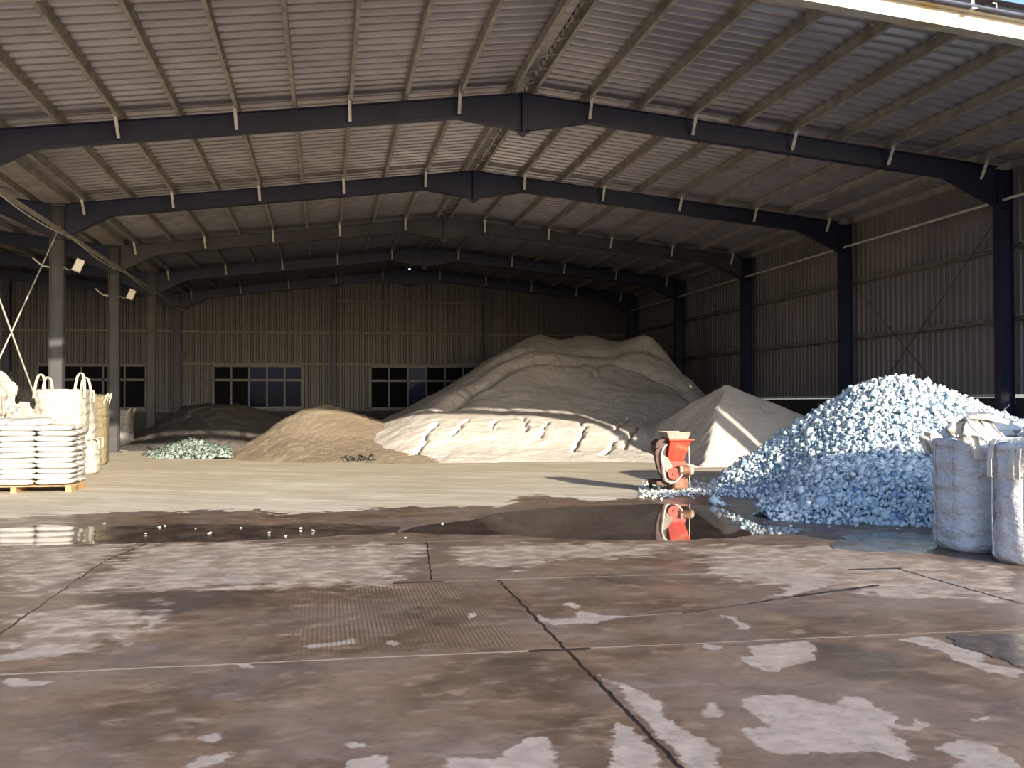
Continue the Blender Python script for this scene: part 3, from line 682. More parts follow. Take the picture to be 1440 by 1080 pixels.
def polyline_d(x, y, P):
    d = np.full(x.shape, 1e9)
    for (x1, y1), (x2, y2) in zip(P[:-1], P[1:]):
        ex, ey = x2-x1, y2-y1; t = np.clip(((x-x1)*ex+(y-y1)*ey)/(ex*ex+ey*ey), 0, 1)
        d = np.minimum(d, (x-x1-ex*t)**2+(y-y1-ey*t)**2)
    return np.sqrt(d)
def on_face(pix): return [A_(u, v, 27.3+(650-v)*.066)[:2] for u, v in pix]
GROOVES = [(on_face(p), d, w_) for p, d, w_ in (
    (((815, 596), (821, 612), (816, 624), (806, 642)), 0.28, .05), (((880, 588), (874, 602), (863, 614)), 0.33, .05), (((908, 586), (898, 604), (886, 620), (878, 636)), 0.28, .05),
    (((735, 592), (741, 606), (738, 616)), 0.20, .05), (((700, 596), (692, 612)), 0.18, .05), (((655, 596), (648, 608), (634, 618)), 0.20, .05), (((868, 622), (858, 636), (846, 648)), 0.18, .05),
    (((770, 600), (762, 622)), 0.12, .05), (((610, 600), (596, 622), (580, 640)), 0.19, .05), (((940, 600), (926, 630)), 0.18, .05))]
GROOVES += [([A_(u, v, Y)[:2] for u, v, Y in ((630, 572, 33), (655, 552, 34.4), (690, 530, 35.5), (735, 514, 36.3), (800, 508, 36.7), (860, 513, 36.7), (905, 525, 36.3), (950, 548, 35.4), (985, 575, 34.2))], .34, .34),
            ([A_(u, v, Y)[:2] for u, v, Y in ((660, 535, 36.6), (700, 510, 37.4), (760, 494, 38.), (830, 494, 38), (880, 500, 37.8), (930, 515, 37.4), (985, 548, 36.5))], .16, .3),
            ([A_(u, v, Y)[:2] for u, v, Y in ((838, 535, 35.2), (842, 520, 36.0), (838, 508, 36.7))], .15, .15)]
BUMPS = [A_(758, 486, 39.5)[:2]+(.22, 1.0), A_(822, 484, 40.)[:2]+(.22, 1.1), A_(908, 490, 38.2)[:2]+(.32, .8), A_(740, 545, 34.8)[:2]+(.18, 1.6), A_(860, 540, 35)[:2]+(.12, 1.4), A_(625, 552, 35.5)[:2]+(.15, .8)]
def hmain(x, y):
    hi = np.clip((y-31.5)/3, 0, 1)
    a = fm(x, y)+(.04+.10*hi)*fbm(x*.8, y*.8, 3)+.035*fbm(x*3, y*3, 8, 3)
    for P_, dep, wd in GROOVES:                                  # slump cracks in the cut face, step edges on the mound
        d = polyline_d(x+.16*fbm(x*3.3, y*3.3, 51), y+.12*fbm(x*4, y*2, 52), P_)
        a = a-dep*np.exp(-(d/wd)**2)
    for (bx, by, bh, br) in BUMPS: a = a+bh*np.exp(-((x-bx)**2+(y-by)**2)/br**2)
    b = cone(x, y)+.03*fbm(x*1.5, y*1.5, 31)+.015*fbm(x*6, y*6, 5, 2)
    k = .10; h = np.clip(.5+.5*(a-b)/k, 0, 1)
    z = b*(1-h)+a*h+k*h*(1-h)*.5
    z = np.minimum(z, (14.36-x)*2.2)
    z = np.minimum(z, np.clip((48.3-y)*2, 0, 9)-.04)
    return z
heap('powder_heap', hmain, -.8, 14.5, 22.5, 48.3, .048, 'powder_white', 'huge heap of pale white powder filling the middle of the shed', 'heap')
brown = [G_(u, v) for u, v in ((322, 646), (350, 648), (400, 650), (450, 651), (500, 651), (545, 652), (570, 652))]
brown += [(x, y-1.5, -.45) for x, y, z in brown]
brown += [A_(u, v, 30.6) for u, v in ((380, 624), (430, 616), (480, 615), (530, 620), (565, 628))]
brown += [A_(u, v, 33.2) for u, v in ((360, 618), (385, 600), (410, 583), (440, 571), (470, 572), (500, 582), (540, 594), (570, 600))]
brown += [(x, 36.8, z) for x, z in ((-4, -.5), (-2, -.1), (0, .25), (2, .3))]+[(x, 39.5, -.5) for x in (-3, 0, 2)]+[(-4.2, 33, -.5), (-3.9, 31.3, -.35), (3.2, 33, .6), (3.0, 30, .2)]
fb_ = rbf(brown)
heap('grit_heap', lambda x, y: fb_(x, y)+.07*fbm(x*1.2, y*1.2, 5)+.04*fbm(x*6, y*6, 6, 2)+RNG.uniform(-.016, .016, x.shape), -4.6, 2.9, 26.5, 39.5, .045, 'grit_brown', 'sandy brown heap of coarse grit left of the white powder', 'heap')
dark = [A_(u, v, 42) for u, v in ((225, 600), (245, 582), (262, 573), (290, 570), (340, 570), (375, 580), (400, 592), (440, 590))]
dark += [A_(u, v, 38) for u, v in ((235, 612), (280, 600), (330, 597), (370, 605), (410, 615))]+[G_(u, v) for u, v in ((200, 622), (230, 634), (300, 632), (360, 632), (420, 630))]
dark += [(x, 46.5, -.3) for x in (-8, -4, 0, 2)]+[(-9, 40, -.5), (-8.3, 36, -.3), (2.5, 41, .2)]+[(x, 31.5, -.5) for x in (-7, -4, -1)]
fd_ = rbf(dark)
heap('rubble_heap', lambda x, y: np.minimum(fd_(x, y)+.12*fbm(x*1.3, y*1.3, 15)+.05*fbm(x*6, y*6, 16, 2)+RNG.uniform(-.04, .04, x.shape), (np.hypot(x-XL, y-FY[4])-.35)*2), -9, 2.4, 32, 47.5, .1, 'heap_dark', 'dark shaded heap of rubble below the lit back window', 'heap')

# cullet heaps: a core plus thousands of broken lumps in one mesh
BASE = np.array([(0, 0, 1), (0, 0, -1), (1, 0, 0), (-.5, .87, 0), (-.5, -.87, 0), (.6, .6, .6), (-.7, .2, .65), (.2, -.8, .55)], float)
TRI = np.array([(5, 2, 0), (5, 0, 3), (5, 3, 2), (6, 0, 4), (6, 3, 0), (6, 4, 3), (7, 0, 2), (7, 4, 0), (7, 2, 4), (1, 3, 4), (1, 2, 3), (1, 4, 2)])
BASE[:5] *= .95
def chunks(pos, size, tint, name, m):
    n = len(pos); ax = RNG.normal(size=(n, 4)); ax /= np.linalg.norm(ax, axis=1)[:, None]
    w_, x, y, z = ax.T
    Rm = np.stack([np.stack([1-2*(y*y+z*z), 2*(x*y-z*w_), 2*(x*z+y*w_)], -1), np.stack([2*(x*y+z*w_), 1-2*(x*x+z*z), 2*(y*z-x*w_)], -1), np.stack([2*(x*z-y*w_), 2*(y*z+x*w_), 1-2*(x*x+y*y)], -1)], 1)
    sc = size[:, None]*RNG.uniform(.45, 1.15, (n, 3)); jit = RNG.normal(0, .14, (n, 8, 3))
    L = (BASE[None]+jit)*sc[:, None]; Wd = np.einsum('nij,nkj->nki', Rm, L)+pos[:, None]
    V = Wd.reshape(-1, 3); F = (TRI[None]+8*np.arange(n)[:, None, None]).reshape(-1, 3)
    c0 = V.mean(0); c0[2] = 0
    o = mesh_np(name, V-c0, F, m, False, dict(tint=np.repeat(tint, 8))); o.location = tuple(c0); return o
blue = [G_(u, v) for u, v in ((992, 694), (1010, 708), (1060, 724), (1110, 732), (1160, 736), (1230, 738), (1310, 742))]
blue += [(x, y-1.3, -.55) for x, y, z in blue]
blue += [A_(1040, 657, 16.7), A_(1080, 640, 16.6), A_(1110, 619, 16.5), A_(1140, 596, 16.4), A_(1170, 578, 16.3), A_(1200, 558, 16.2), A_(1230, 547, 16.1), A_(1255, 542, 16.0), A_(1290, 541, 16.0), A_(1320, 550, 16.0), A_(1345, 563, 16.2), A_(1385, 580, 16.2), A_(1440, 600, 16.2)]
blue += [A_(1120, 680, 14.6), A_(1180, 650, 14.6), A_(1240, 635, 14.5), A_(1300, 630, 14.4), A_(1380, 640, 14.4), A_(1010, 675, 16.9)]
blue += [(10.3, 12.8, .2), (12.5, 13.2, .2), (14, 15, .6), (14, 17, .5), (8.4, 19.3, -.1), (10, 19.8, 0), (12, 19.6, .2), (6.6, 18.2, -.35), (7.4, 18.5, -.1), (9.2, 11.6, -.1), (11.5, 11.4, -.2), (14.6, 12, -.3), (8.2, 12.1, .18)]
fbl = rbf(blue)
def hblue(x, y):
    return np.minimum(fbl(x, y)+.12*fbm(x*1.1, y*1.1, 41)+.04*fbm(x*4, y*4, 42, 2), (14.3-x)*3)
def scatter(hf, x0, x1, y0, y1, n, zmin=.0):
    x = RNG.uniform(x0, x1, n); y = RNG.uniform(y0, y1, n); z = hf(x, y); k = z > zmin; return np.stack([x[k], y[k], z[k]], 1)
pos = scatter(hblue, 5.9, 14.4, 10.8, 20, 62000, -.03); n = len(pos)
size = np.clip(RNG.lognormal(math.log(.033), .45, n), .014, .12); tint = np.clip(RNG.beta(2.2, 2, n)+.12*fbm(pos[:, 0], pos[:, 1], 77), 0, 1)
pos[:, 2] += size*RNG.uniform(-.1, .55, n)
o = chunks(pos, size, tint, 'glass_heap', 'cullet_blue'); tag(o, 'big heap of pale blue broken glass beside the white jumbo bags', 'glass heap', None, 'stuff')
core = heap('heap_core', lambda x, y: hblue(x, y)-.03, 5.9, 14.6, 10.8, 20.2, .1, 'heap_bottom', None, None, False, None); core.parent = o; core.location = (core.location.x-o.location.x, core.location.y-o.location.y, 0)
# crumbs spreading from the heap to the crusher
P0 = []
for _ in range(1500):
    u = RNG.uniform(900, 1040); v = 690+RNG.normal(0, 4.5)-(u-960)*.035; x, y = gpt(u, v); dd = .05*math.exp(-((u-990)/50)**2); P0.append((x, y, RNG.uniform(0, 1)*dd+.012))
P0 = np.array(P0); s0 = np.clip(RNG.lognormal(math.log(.028), .4, len(P0)), .012, .07)
o = chunks(P0, s0, RNG.uniform(0, 1, len(P0)), 'glass_crumbs', 'cullet_clear'); tag(o, 'spill of clear glass crumbs around the red crusher feet', 'glass crumbs', None, 'stuff')
small = [G_(u, v) for u, v in ((213, 643), (250, 645), (290, 646), (325, 646))]
small += [A_(225, 636, 32.3), A_(250, 626, 33), A_(268, 619, 33.3), (A_(290, 622, 33.3)), A_(315, 632, 33), (-5.6, 35, -.2), (-4, 35.3, -.1), (-2.6, 35, -.2), (-5.8, 32, -.2), (-2.2, 32, -.1)]+[(x, 29.8, -.4) for x in (-6, -4, -2)]
fs_ = rbf(small)
pos = scatter(lambda x, y: fs_(x, y)+.03*fbm(x*3, y*3, 9), -5.9, -2.3, 30, 35.2, 9000, -.03); n = len(pos); size = np.clip(RNG.lognormal(math.log(.045), .4, n), .02, .11)
o = chunks(pos, size, np.clip(RNG.beta(2, 2, n)-.25*(pos[:, 1] > 33), 0, 1), 'glass_heap', 'cullet_green'); tag(o, 'low heap of pale green broken glass left of the brown grit heap', 'glass heap', None, 'stuff')
P0 = []
for _ in range(900):
    u = RNG.uniform(480, 530); v = RNG.uniform(640, 651); x, y = gpt(u, v); P0.append((x, y, RNG.uniform(.02, .14)))
P0 = np.array(P0); o = chunks(P0, RNG.uniform(.03, .08, len(P0)), RNG.uniform(0, .7, len(P0)), 'debris_pile', 'cullet_dark'); tag(o, 'little pile of dark debris at the foot of the brown grit heap', 'debris', None, 'stuff')
# single loose lumps on the wet floor
lump_src = None
LP = [(147, 737), (224, 742), (232, 740), (293, 751), (296, 750), (339, 743), (378, 751), (423, 745), (440, 748), (622, 737), (402, 755), (205, 752), (1015, 697), (905, 688), (1075, 735), (1112, 741), (1205, 741), (1243, 739), (1262, 745), (1180, 738), (1290, 744), (1044, 742), (570, 757), (1166, 742), (275, 744)]
cn_ = [0, 0]
for i, (u, v) in enumerate(sorted(LP)):
    x, y = gpt(u, v); s = random.uniform(.016, .04)
    o = chunks(np.array([[0., 0., 0.]]), np.array([1.0]), np.array([random.uniform(.5, 1)]), 'glass_lump', 'cullet_clear'); o.location = (x, y, s*.45); o.scale = (s*1.3, s, s*.6)
    near = 'in the wet strip' if u < 700 else 'below the blue heap'
    q_ = 0 if u < 700 else 1; cn_[q_] += 1
    tag(o, 'loose glass lump %s, number %d from the left' % (near, cn_[q_]), 'glass lump', 'loose lumps in the wet strip' if u < 700 else 'loose lumps by the blue heap')

# ------------------------------------------------------------------ jumbo bags
def bag_body(w_, d_, h, bulge, seed, e0=5.0, n=56, m=34, sag=.0, top_open=.0):
    """closed body of a filled woven bag, origin at base centre"""
    V = []; r_ = np.random.default_rng(seed)
    ang = np.linspace(0, 2*np.pi, n, endpoint=False); p = 5.0
    ring = lambda a, e: (np.sign(np.cos(a))*np.abs(np.cos(a))**(2/e), np.sign(np.sin(a))*np.abs(np.sin(a))**(2/e))
    lv = []
    for j in range(m+1):
        t = j/m; z = h*t
        prof = 1+bulge*math.sin(math.pi*min(1, t*1.05))-.10*max(0, (.06-t)/.06)
        e = e0-.36*e0*math.sin(math.pi*t)
        cx, cy = ring(ang, e)
        X = cx*w_/2*prof; Y = cy*d_/2*prof
        k = .014*fbm(ang*2.2+seed, np.full(n, t*9.), seed, 3)+.012*np.sin(ang*11+seed+4*t)*abs(math.sin(math.pi*t))
        k = k+.012*np.sin(t*h*26+2.2*np.sin(ang*2+seed))*math.sin(math.pi*t)
        X = X*(1+k*1.6); Y = Y*(1+k*1.6)
        lean = sag*t*t
        lv.append(np.stack([X+lean, Y, np.full(n, z)+(.03*np.cos(ang*4)*(t > .85)*(t-.85)/.15)], 1))
    # top: folds inwards, slightly rumpled
    for q, s in enumerate((.93, .8, .62, .42, .2)):
        cx, cy = ring(ang, 3.2)
        nz = .05*fbm(ang*3+seed, np.full(n, q*2.), seed+3, 3)
        lv.append(np.stack([cx*w_/2*s+sag, cy*d_/2*s, h+.02+top_open*(q+1)/5+nz], 1))
    V = np.concatenate(lv); R_ = len(lv)
    F = [(j*n+i, j*n+(i+1) % n, (j+1)*n+(i+1) % n, (j+1)*n+i) for j in range(R_-1) for i in range(n)]
    F2 = [tuple(range(n))[::-1], tuple(range((R_-1)*n, R_*n))]
    mb = MB(); mb.add([tuple(x) for x in V], F+F2); return mb
def loop_pts(c, out, up, spread, n=16, lean=(0, 0)):
    P = []
    for i in range(n+1):
        a = math.pi*i/n; P.append((c[0]+spread[0]*math.cos(a)+out[0]*math.sin(a)+lean[0]*math.sin(a)**2, c[1]+spread[1]*math.cos(a)+out[1]*math.sin(a)+lean[1]*math.sin(a)**2, c[2]+up*math.sin(a)-.14*abs(math.cos(a))**6))
    return P
def jumbo(loc, w_, d_, h, rz, seed, label, m='fibc', loops='up', bulge=.05, top=.06, sag=0., group='filled jumbo bags', panels=True, lh=.24, e0=5.0):
    e = empty('jumbo_bag', loc, rz); tag(e, label, 'jumbo bag', group)
    bag_body(w_, d_, h, bulge, seed, e0, top_open=top, sag=sag).build('bag_body', m, e, True)
    rr_ = random.Random(seed)
    if panels:
        s = MB()
        for sx in (-1, 1):
            for sy in (-1, 1):
                x = sx*w_/2*(.99+bulge); y = sy*d_/2*(.99+bulge)
        e2 = MB()
        for sx in (-.22, .22):
            pts = [(sx*w_, -d_/2*(1.0+bulge*math.sin(math.pi*min(1, t*1.05)))-.012, h*t) for t in [k/16 for k in range(1, 17)]]
            e2.band(pts, (1, 0, 0), .012, .004)
        e2.build('seam', m, e)
    for sx in (-1, 1):
        for sy in (-1, 1):
            c = (sx*w_*.40+sag, sy*d_*.40, h-.02)
            if loops == 'up': P = loop_pts(c, (rr_.uniform(-.05, .05), rr_.uniform(-.05, .05), 0), lh*rr_.uniform(.8, 1.15), (.10, .02))
            elif loops == 'flop': P = loop_pts(c, (sx*rr_.uniform(.05, .14), sy*.08, 0), .07, (.02, .12))
            else: P = loop_pts(c, (sx*.02, sy*.02), .10, (.09, .03), lean=(rr_.uniform(-.1, .1), -.05))
            b = MB(); b.band(P, (.3, 1, 0) if loops != 'flop' else (0, 0, 1), .085, .012); b.build('lifting_loop', 'strap', e, False)
    return e
def crumple(name, c, rx, ry, rz_, seed, m, label, cat, parent=None, lo=-.1):
    n, k = 30, 16; V = []; F = []
    for j in range(k+1):
        th = math.pi*j/k
        for i in range(n):
            ph = 2*math.pi*i/n; x = math.sin(th)*math.cos(ph); y = math.sin(th)*math.sin(ph); z = math.cos(th)
            f = 1+.5*float(fbm(np.array([ph*1.8+seed]), np.array([th*3.]), seed, 4)[0])+.12*math.sin(ph*7+th*4+seed)
            V.append((x*rx*f, y*ry*f, max(z*rz_*f, lo)))
    F = [(j*n+i, j*n+(i+1) % n, (j+1)*n+(i+1) % n, (j+1)*n+i) for j in range(k) for i in range(n)]
    mb = MB(); mb.add(V, F); o = mb.build(name, m, parent); o.location = c
    if label: tag(o, label, cat)
    return o
# right pair and their neighbours beyond the picture edge, plus added shade-casting stacks
HP = math.pi/2
j1 = jumbo((6.98, 10.1, 0), .72, .90, 1.17, -HP, 5, 'bluish white jumbo bag in shade, left one beside the blue glass heap', bulge=.03, top=-.08, loops='lay')
lp = MB(); lp.tube(loop_pts((-.30, -.40, 1.17), (-.02, -.12), .03, (.05, .02)), .02, 8); lp.build('lifting_loop', 'strap', j1)
j2 = jumbo((7.00, 9.18, 0), .82, .92, 1.17, -HP+.26, 8, 'white jumbo bag partly in sun at the right picture edge', bulge=.05, top=.03, loops='lay', e0=2.5)
st_ = MB()
for x in (-.2, .05, .12):
    st_.band([(x, -.50, .84), (x+.005, -.51, .98), (x, -.48, 1.12), (x-.02, -.40, 1.22)], (1, 0, 0), .05, .01)
st_.build('strap', 'strap', j2)
# folded cream spout cloth hanging over the top between the two bags
sp_ = empty('folded_spout_cloth', (7.0, 10.12, 1.24), -.6); tag(sp_, 'cream cloth spout folded over the top of the shaded left jumbo bag', 'cloth')
def cloth(P, w0, seed, name):
    n = 9; V = []; F = []
    for i, (p, wd) in enumerate(P):
        for k in range(n):
            t = k/(n-1)-.5; V.append((p[0]+wd[0]*t, p[1]+wd[1]*t+.015*math.sin(k*1.9+i+seed), p[2]+wd[2]*t+.02*math.cos(k*1.5+i*.7+seed)))
    for i in range(len(P)-1):
        for k in range(n-1): F.append((i*n+k, i*n+k+1, (i+1)*n+k+1, (i+1)*n+k))
    mb = MB(); mb.add(V, F); o = mb.build(name, 'strap', sp_, True); s = o.modifiers.new('thick', 'SOLIDIFY'); s.thickness = .012; return o
cloth([((-.24, 0, -.02), (.07, .03, 0)), ((-.22, -.02, .12), (.09, .03, 0)), ((-.12, 0, .19), (.1, .1, .02)), ((.05, .0, .19), (.05, .22, .03)), ((.25, .02, .12), (0, .26, .0))], 0, 1, 'upper_fold')
cloth([((-.13, -.05, .17), (.1, .03, .0)), ((-.05, -.14, .08), (.13, .03, .02)), ((.06, -.2, -.03), (.16, .03, .0)), ((.2, -.24, -.06), (.2, .05, .02))], 0, 4, 'front_fold')
cloth([((.0, -.04, .18), (.14, .04, 0)), ((.06, -.12, .07), (.12, .04, 0)), ((.16, -.2, -.05), (.12, .03, 0))], 0, 7, 'side_fold')
crumple('plastic_film', (7.62, 11.1, 1.2), .42, .3, .24, 3, 'lamp_white', 'crumpled pale plastic film behind the cream cloth spout', 'plastic film')
crumple('plastic_film', (8.05, 10.35, 1.2), .36, .3, .26, 9, 'lamp_white', 'crumpled white plastic film on the bag behind, at the right picture edge', 'plastic film')
jumbo((7.72, 11.02, 0), .74, .74, 1.12, .0, 15, 'jumbo bag with grey open top hidden behind the left jumbo bag', m='fibc_grey', loops='lay', bulge=.04)
jumbo((8.08, 10.12, 0), .84, .84, 1.14, .0, 16, 'jumbo bag behind the right edge pair under white film', m='fibc', loops='lay', bulge=.04)
jumbo((8.10, 9.18, 0), .88, .88, 1.2, 0, 17, 'jumbo bag out of the picture, right of the edge bag', loops='lay')
for lv_ in range(3):  # unseen bag stacks, added to shade the lower part of the blue heap
    for q in range(5 if lv_ < 2 else 4):
        jumbo((9.35+1.14*q+(.5 if lv_ == 2 else 0), 6.6, 1.03*lv_), 1.02, 1.0, 1.0 if lv_ < 2 else (0.97, 1.05, 1.0, .88)[q], .01*((q*7) % 5-2), 30+q+7*lv_, 'added shade-casting jumbo bag, unseen right of the camera, %s layer, %s from the left' % (('bottom', 'middle', 'top')[lv_], ORD[q]), loops='lay', bulge=.03, top=.0, group='unseen jumbo bags added to cast shade')

# left group behind the sack stack
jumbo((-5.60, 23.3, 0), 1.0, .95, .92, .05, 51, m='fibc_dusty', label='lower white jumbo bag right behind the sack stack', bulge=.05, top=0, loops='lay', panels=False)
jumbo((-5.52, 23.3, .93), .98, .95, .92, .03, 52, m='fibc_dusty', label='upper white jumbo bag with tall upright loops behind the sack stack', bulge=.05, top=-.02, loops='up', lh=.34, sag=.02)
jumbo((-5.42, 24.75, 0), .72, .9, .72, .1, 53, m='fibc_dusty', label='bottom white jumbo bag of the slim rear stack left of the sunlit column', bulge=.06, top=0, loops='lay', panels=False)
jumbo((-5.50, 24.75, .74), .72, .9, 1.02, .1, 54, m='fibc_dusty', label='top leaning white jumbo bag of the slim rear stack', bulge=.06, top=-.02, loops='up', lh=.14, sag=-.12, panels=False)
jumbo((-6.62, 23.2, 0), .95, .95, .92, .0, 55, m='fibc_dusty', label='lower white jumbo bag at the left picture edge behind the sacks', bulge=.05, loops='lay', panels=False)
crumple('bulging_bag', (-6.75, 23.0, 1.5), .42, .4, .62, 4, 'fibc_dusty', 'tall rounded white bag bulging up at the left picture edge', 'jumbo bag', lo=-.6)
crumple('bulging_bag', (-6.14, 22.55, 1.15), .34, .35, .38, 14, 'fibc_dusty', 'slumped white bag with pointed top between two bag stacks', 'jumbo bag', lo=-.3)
for x, y in ((-6.75, 23.0), (-6.12, 22.9)): pass
jumbo((-5.85, 28.3, 0), .55, .8, 1.75, .1, 56, 'tall yellowish bag coloured dark as if shaded, behind the second left column', m='fibc_yellow_shaded', bulge=.03, top=.03, loops='flop', panels=False)
jumbo((-7.6, 34.5, 0), .9, .9, 1.2, .2, 57, 'grey bag in deep shade left of the second column', m='fibc_grey', loops='up', panels=False)
jumbo((-7.2, 38.2, 0), .95, .9, 1.3, .0, 58, 'grey bag in deep shade between the second and third left columns', m='fibc_grey', loops='flop', panels=False)
jumbo((-9.7, 38.2, 0), .95, .9, 1.15, .0, 59, 'grey bag farthest left in the dark side span', m='fibc_grey', loops='lay', panels=False)
for c, lb in (((-8.6, 35.5, 1.9), 'dark slumped tarpaulin load in the left side span behind the bags'),):
    crumple('tarpaulin_load', (c[0]-1.4, c[1], .0), 1.2, 1.0, 1.9, 22, 'heap_dark', lb, 'load', lo=0)

# kerb angle lying on the floor by the second left column
ra, rb_ = gpt(172, 624), gpt(222, 637); rl = math.hypot(rb_[0]-ra[0], rb_[1]-ra[1])
b = MB(); b.box(-.05, .05, 0, rl, 0, .02); b.box(-.05, -.03, 0, rl, 0, .11); o = b.build('floor_rail', 'galv'); o.location = (ra[0], ra[1], 0)
o.rotation_euler = (0, 0, math.atan2(rb_[1]-ra[1], rb_[0]-ra[0])-HP); tag(o, 'grey metal rail on the floor beside the second left column', 'rail')

# ------------------------------------------------------------------ pallet of sacks
PX0, PY0 = -6.42, 19.62
e = empty('wooden_pallet', (PX0, PY0, 0), -.02); tag(e, 'low wooden pallet under the stack of white sacks', 'pallet')
for k in range(7):
    b = MB(); b.box(0, 1.94, k*.165, k*.165+.10, .10, .122); b.build('deck_board', 'wood', e)
for k, x in enumerate((.0, .92, 1.84)):
    b = MB(); b.box(x, x+.1, 0, 1.09, .022, .10); b.build('bearer', 'wood', e)
    b = MB(); b.box(x-.01, x+.11, 0, 1.09, 0, .022); b.build('bottom_board', 'wood', e)
def sack_mesh(L, W, H, seed):
    n, k = 36, 14; V = []
    for j in range(k+1):
        th = -math.pi/2+math.pi*j/k
        for i in range(n):
            ph = 2*math.pi*i/n; s = lambda v, p: math.copysign(abs(v)**p, v)
            x = s(math.cos(ph), .38)*abs(math.cos(th))**.42; y = s(math.sin(ph), .38)*abs(math.cos(th))**.42; z = s(math.sin(th), .62)
            cr = .10*float(fbm(np.array([ph*2.+seed]), np.array([th*2.]), seed, 3)[0])
            ed = 1-.30*max(0, abs(x)-.72)/.28
            V.append((x*L/2*(1+cr*.25), y*W/2*(1+cr*.3), z*H/2*ed*(1+cr)))
    F = [(j*n+i, j*n+(i+1) % n, (j+1)*n+(i+1) % n, (j+1)*n+i) for j in range(k) for i in range(n)]
    mb = MB(); mb.add(V, F); mb.add([(sx*L/2*1.0+sx*(.0 if q < 2 else .035), yy*W*.40, zz) for sx in (-1, 1) for q, yy, zz in ((0, -1, .0), (1, 1, .0), (2, 1, -.01), (3, -1, .01))], [(0, 1, 2, 3), (4, 5, 6, 7)])
    me = bpy.data.meshes.new('sack'); me.from_pydata(mb.v, [], mb.f); me.materials.append(MATS['sack']); me.polygons.foreach_set('use_smooth', [True]*len(me.polygons)); return me
SM = [sack_mesh(.76, .54, .125, s) for s in (1, 2, 3, 4)]
NL = 11; H1 = 1.06/NL
for l in range(NL):
    nm = 'bottom' if l == 0 else ('top' if l == NL-1 else ORD[l]+' from bottom')
    cols = ((.34, 'left'), (.98, 'middle'), (1.62, 'right'))
    for cx_, cn in cols:
        for ry, rn in ((.28, 'front'), (.84, 'rear')):
            o = bpy.data.objects.new('white_sack', SM[random.randrange(4)]); COL.objects.link(o)
            sh = .05*math.sin(l*2.1+cx_*5); o.location = (PX0+cx_+sh*.5+random.uniform(-.015, .015), PY0+ry+random.uniform(-.03, .02), .122+H1*(l+.5)+.01*math.sin(cx_*9))
            o.rotation_euler = (random.uniform(-.03, .03), random.uniform(-.03, .03), random.choice((0, math.pi))+random.uniform(-.04, .04)); o.scale = (.90, 1, .86)
            tag(o, 'white sack on the pallet, %s stack in the %s row, layer %s' % (cn, rn, nm), 'sack', 'white sacks stacked on the pallet')
for q, (x, y, z, rz, lb) in enumerate(((1.1, .5, 1.245, .3, 'top white sack lying slantwise on the right of the sack stack'), (.5, .6, 1.235, -.2, 'white sack lying on top of the sack stack at the left'))):
    o = bpy.data.objects.new('white_sack', SM[q]); COL.objects.link(o); o.location = (PX0+x, PY0+y, z); o.rotation_euler = (.05, -.06, rz); o.scale = (1.05, 1.1, 1.1); tag(o, lb, 'sack', 'white sacks stacked on the pallet')

# ------------------------------------------------------------------ red glass crusher
MX, MY = 6.08, 17.65
e = empty('glass_crusher', (MX, MY, 0)); tag(e, 'small red glass crusher with hopper beside the blue glass heap', 'crusher')
def T(x): return x-MX
b = MB()
for x0 in (5.72, 6.22):
    for y0 in (-.24, .20): b.box(T(x0), T(x0)+.05, y0, y0+.05, 0, .16)
for k, (x0, y0) in enumerate(((5.72, -.24), (6.22, -.24), (5.72, .20), (6.22, .20))):
    q = MB(); q.box(T(x0), T(x0)+.05, y0, y0+.05, 0, .15); q.build('leg', 'black', e)
b = MB(); b.box(T(5.70), T(6.30), -.26, -.20, .13, .20); b.box(T(5.70), T(6.30), .20, .26, .13, .20); b.box(T(5.70), T(5.76), -.2, .2, .13, .20); b.box(T(6.24), T(6.30), -.2, .2, .13, .2); b.build('base_frame', 'machine_brown', e, bevel=.006)
b = MB(); b.box(T(5.98), T(6.26), -.30, .05, .05, .24); b.box(T(6.0), T(6.2), -.33, -.30, .08, .2); b.build('discharge_box', 'machine_rust', e, bevel=.01)
# crushing chamber
b = MB(); b.prism([(T(5.92), .24), (T(6.24), .24), (T(6.27), .42), (T(6.25), .55), (T(5.93), .55), (T(5.90), .42)], 'y', -.2, .2); b.build('crushing_chamber', 'machine_red', e, bevel=.008)
# feed chute: tapers upwards to a flange
def frust(mb, a, b_, z0, z1):
    (x0, x1, y0, y1), (u0, u1, v0, v1) = a, b_
    mb.add([(x0, y0, z0), (x1, y0, z0), (x1, y1, z0), (x0, y1, z0), (u0, v0, z1), (u1, v0, z1), (u1, v1, z1), (u0, v1, z1)], [(3, 2, 1, 0), (4, 5, 6, 7), (0, 1, 5, 4), (1, 2, 6, 5), (2, 3, 7, 6), (3, 0, 4, 7)])
b = MB(); frust(b, (T(5.93), T(6.23), -.17, .17), (T(5.96), T(6.35), -.24, .22), .55, .905); b.build('feed_chute', 'machine_red', e, bevel=.006)
b = MB(); b.box(T(5.93), T(6.39), -.28, .26, .905, .935); b.build('chute_flange', 'machine_red', e, bevel=.005)
b = MB(); t = .012
for (p0, p1, q0, q1) in (((5.95, -.22), (6.30, -.22), (5.89, -.27), (6.33, -.27)), ((5.95, .2), (6.30, .2), (5.89, .26), (6.33, .26))):
    b.add([(T(p0[0]), p0[1], .935), (T(p1[0]), p1[1], .935), (T(q1[0]), q1[1], 1.06), (T(q0[0]), q0[1], 1.06), (T(p0[0]), p0[1]+t, .935), (T(p1[0]), p1[1]+t, .935), (T(q1[0]), q1[1]+t, 1.06), (T(q0[0]), q0[1]+t, 1.06)], [(0, 1, 2, 3), (7, 6, 5, 4), (3, 2, 6, 7), (0, 3, 7, 4), (1, 5, 6, 2)])
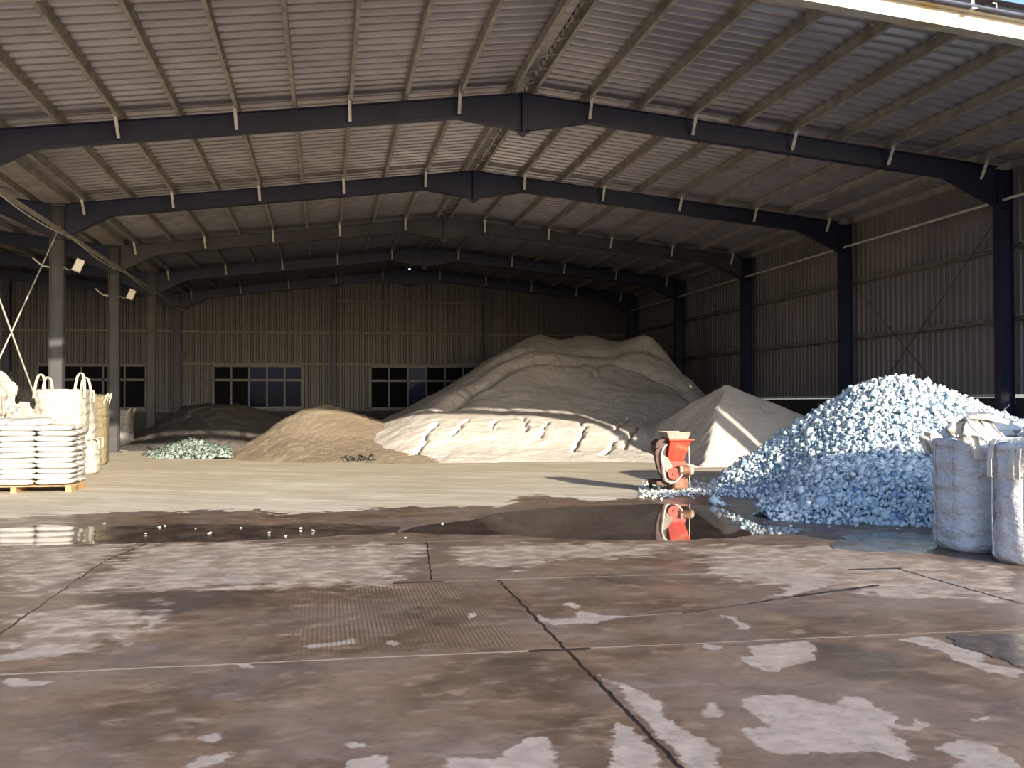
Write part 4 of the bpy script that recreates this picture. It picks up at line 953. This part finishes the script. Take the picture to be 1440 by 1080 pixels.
b.add([(T(5.95), -.22, .935), (T(5.95), .2, .935), (T(5.89), .26, 1.06), (T(5.89), -.27, 1.06), (T(5.962), -.22, .935), (T(5.962), .2, .935), (T(5.902), .26, 1.06), (T(5.902), -.27, 1.06)], [(0, 1, 2, 3), (7, 6, 5, 4), (2, 6, 7, 3)])
b.build('hopper', 'machine_dust', e)
b = MB(); b.add([(T(6.29), -.22, .935), (T(6.29), .2, .935), (T(6.31), .26, 1.06), (T(6.31), -.27, 1.06), (T(6.39), -.1, .94), (T(6.39), .2, .94)], [(0, 1, 2, 3), (3, 2, 5, 4), (0, 3, 4), (1, 5, 2)]); b.build('side_flap', 'black', e)
# dark drum housing behind the chute at upper left
b = MB(); b.tube([(T(5.86), -.12, .80), (T(5.86), .18, .80)], .13, 20); b.box(T(5.80), T(5.94), -.1, .16, .5, .82); b.build('drum_housing', 'machine_brown', e, bevel=.004)
# belt guard: long kidney-shaped cover standing at the left
prof = []
c1, r1, c2, r2 = (5.745, .70), .085, (5.90, .29), .125
for k in range(13):
    a = math.radians(20+k*150/12); prof.append((T(c1[0])+r1*math.cos(a), c1[1]+r1*math.sin(a)))
prof += [(T(5.668), .6), (T(5.70), .45)]
for k in range(13):
    a = math.radians(185+k*165/12); prof.append((T(c2[0])+r2*math.cos(a), c2[1]+r2*math.sin(a)))
prof += [(T(5.97), .45), (T(5.88), .6)]
b = MB(); b.prism(prof, 'y', -.30, -.20); b.build('belt_guard', 'machine_brown', e, bevel=.008)
pr2 = [(T(5.80), .66), (T(5.76), .56), (T(5.80), .45), (T(5.87), .36), (T(5.95), .32), (T(5.99), .40), (T(5.95), .52), (T(5.88), .62)]
b = MB(); b.prism(pr2, 'y', -.315, -.300); b.build('guard_face', 'machine_dust', e, bevel=.004)
b = MB(); b.tube([(T(5.985), -.35, .335), (T(5.985), -.19, .335)], .105, 22); b.tube([(T(5.985), -.37, .335), (T(5.985), -.34, .335)], .03, 10); b.build('flywheel', 'machine_red', e)
# motor with fins
mo = empty('motor', (T(6.16), -.30, .38)); mo.parent = e
b = MB(); b.tube([(-.09, 0, 0), (.13, 0, 0)], .085, 18); b.build('motor_body', 'machine_rust', mo)
b = MB()
for k in range(7): b.tube([(-.07+k*.027, 0, 0), (-.06+k*.027, 0, 0)], .094, 18)
b.build('cooling_fins', 'machine_rust', mo)
b = MB(); b.tube([(.13, 0, 0), (.19, 0, 0)], [.088, .07], 18); b.build('fan_cover', 'machine_dust', mo)
b = MB(); b.box(-.08, -.02, -.11, -.04, -.02, .08); b.build('terminal_box', 'machine_dust', mo, bevel=.004)
b = MB(); P = [(T(5.86), -.34, .84), (T(5.80), -.35, .78), (T(5.765), -.36, .68), (T(5.775), -.37, .52), (T(5.80), -.37, .36), (T(5.83), -.37, .24), (T(5.90), -.38, .185), (T(5.98), -.38, .19), (T(6.06), -.38, .24), (T(6.13), -.37, .32)]
# smooth the hose
Q = []
for i in range(len(P)-1):
    p0 = Vector(P[max(i-1, 0)]); p1 = Vector(P[i]); p2 = Vector(P[i+1]); p3 = Vector(P[min(i+2, len(P)-1)])
    for k in range(5):
        t_ = k/5; Q.append(.5*((2*p1)+(p2-p0)*t_+(2*p0-5*p1+4*p2-p3)*t_*t_+(3*p1-p0-3*p2+p3)*t_**3))
Q.append(Vector(P[-1])); b.tube(Q, .014, 8); b.build('power_cable', 'rubber_hose', e, True)
b = MB(); b.tube([(T(6.385), -.05, .02), (T(6.37), -.05, .93)], .008, 6); b.build('support_rod', 'rod_light', e)
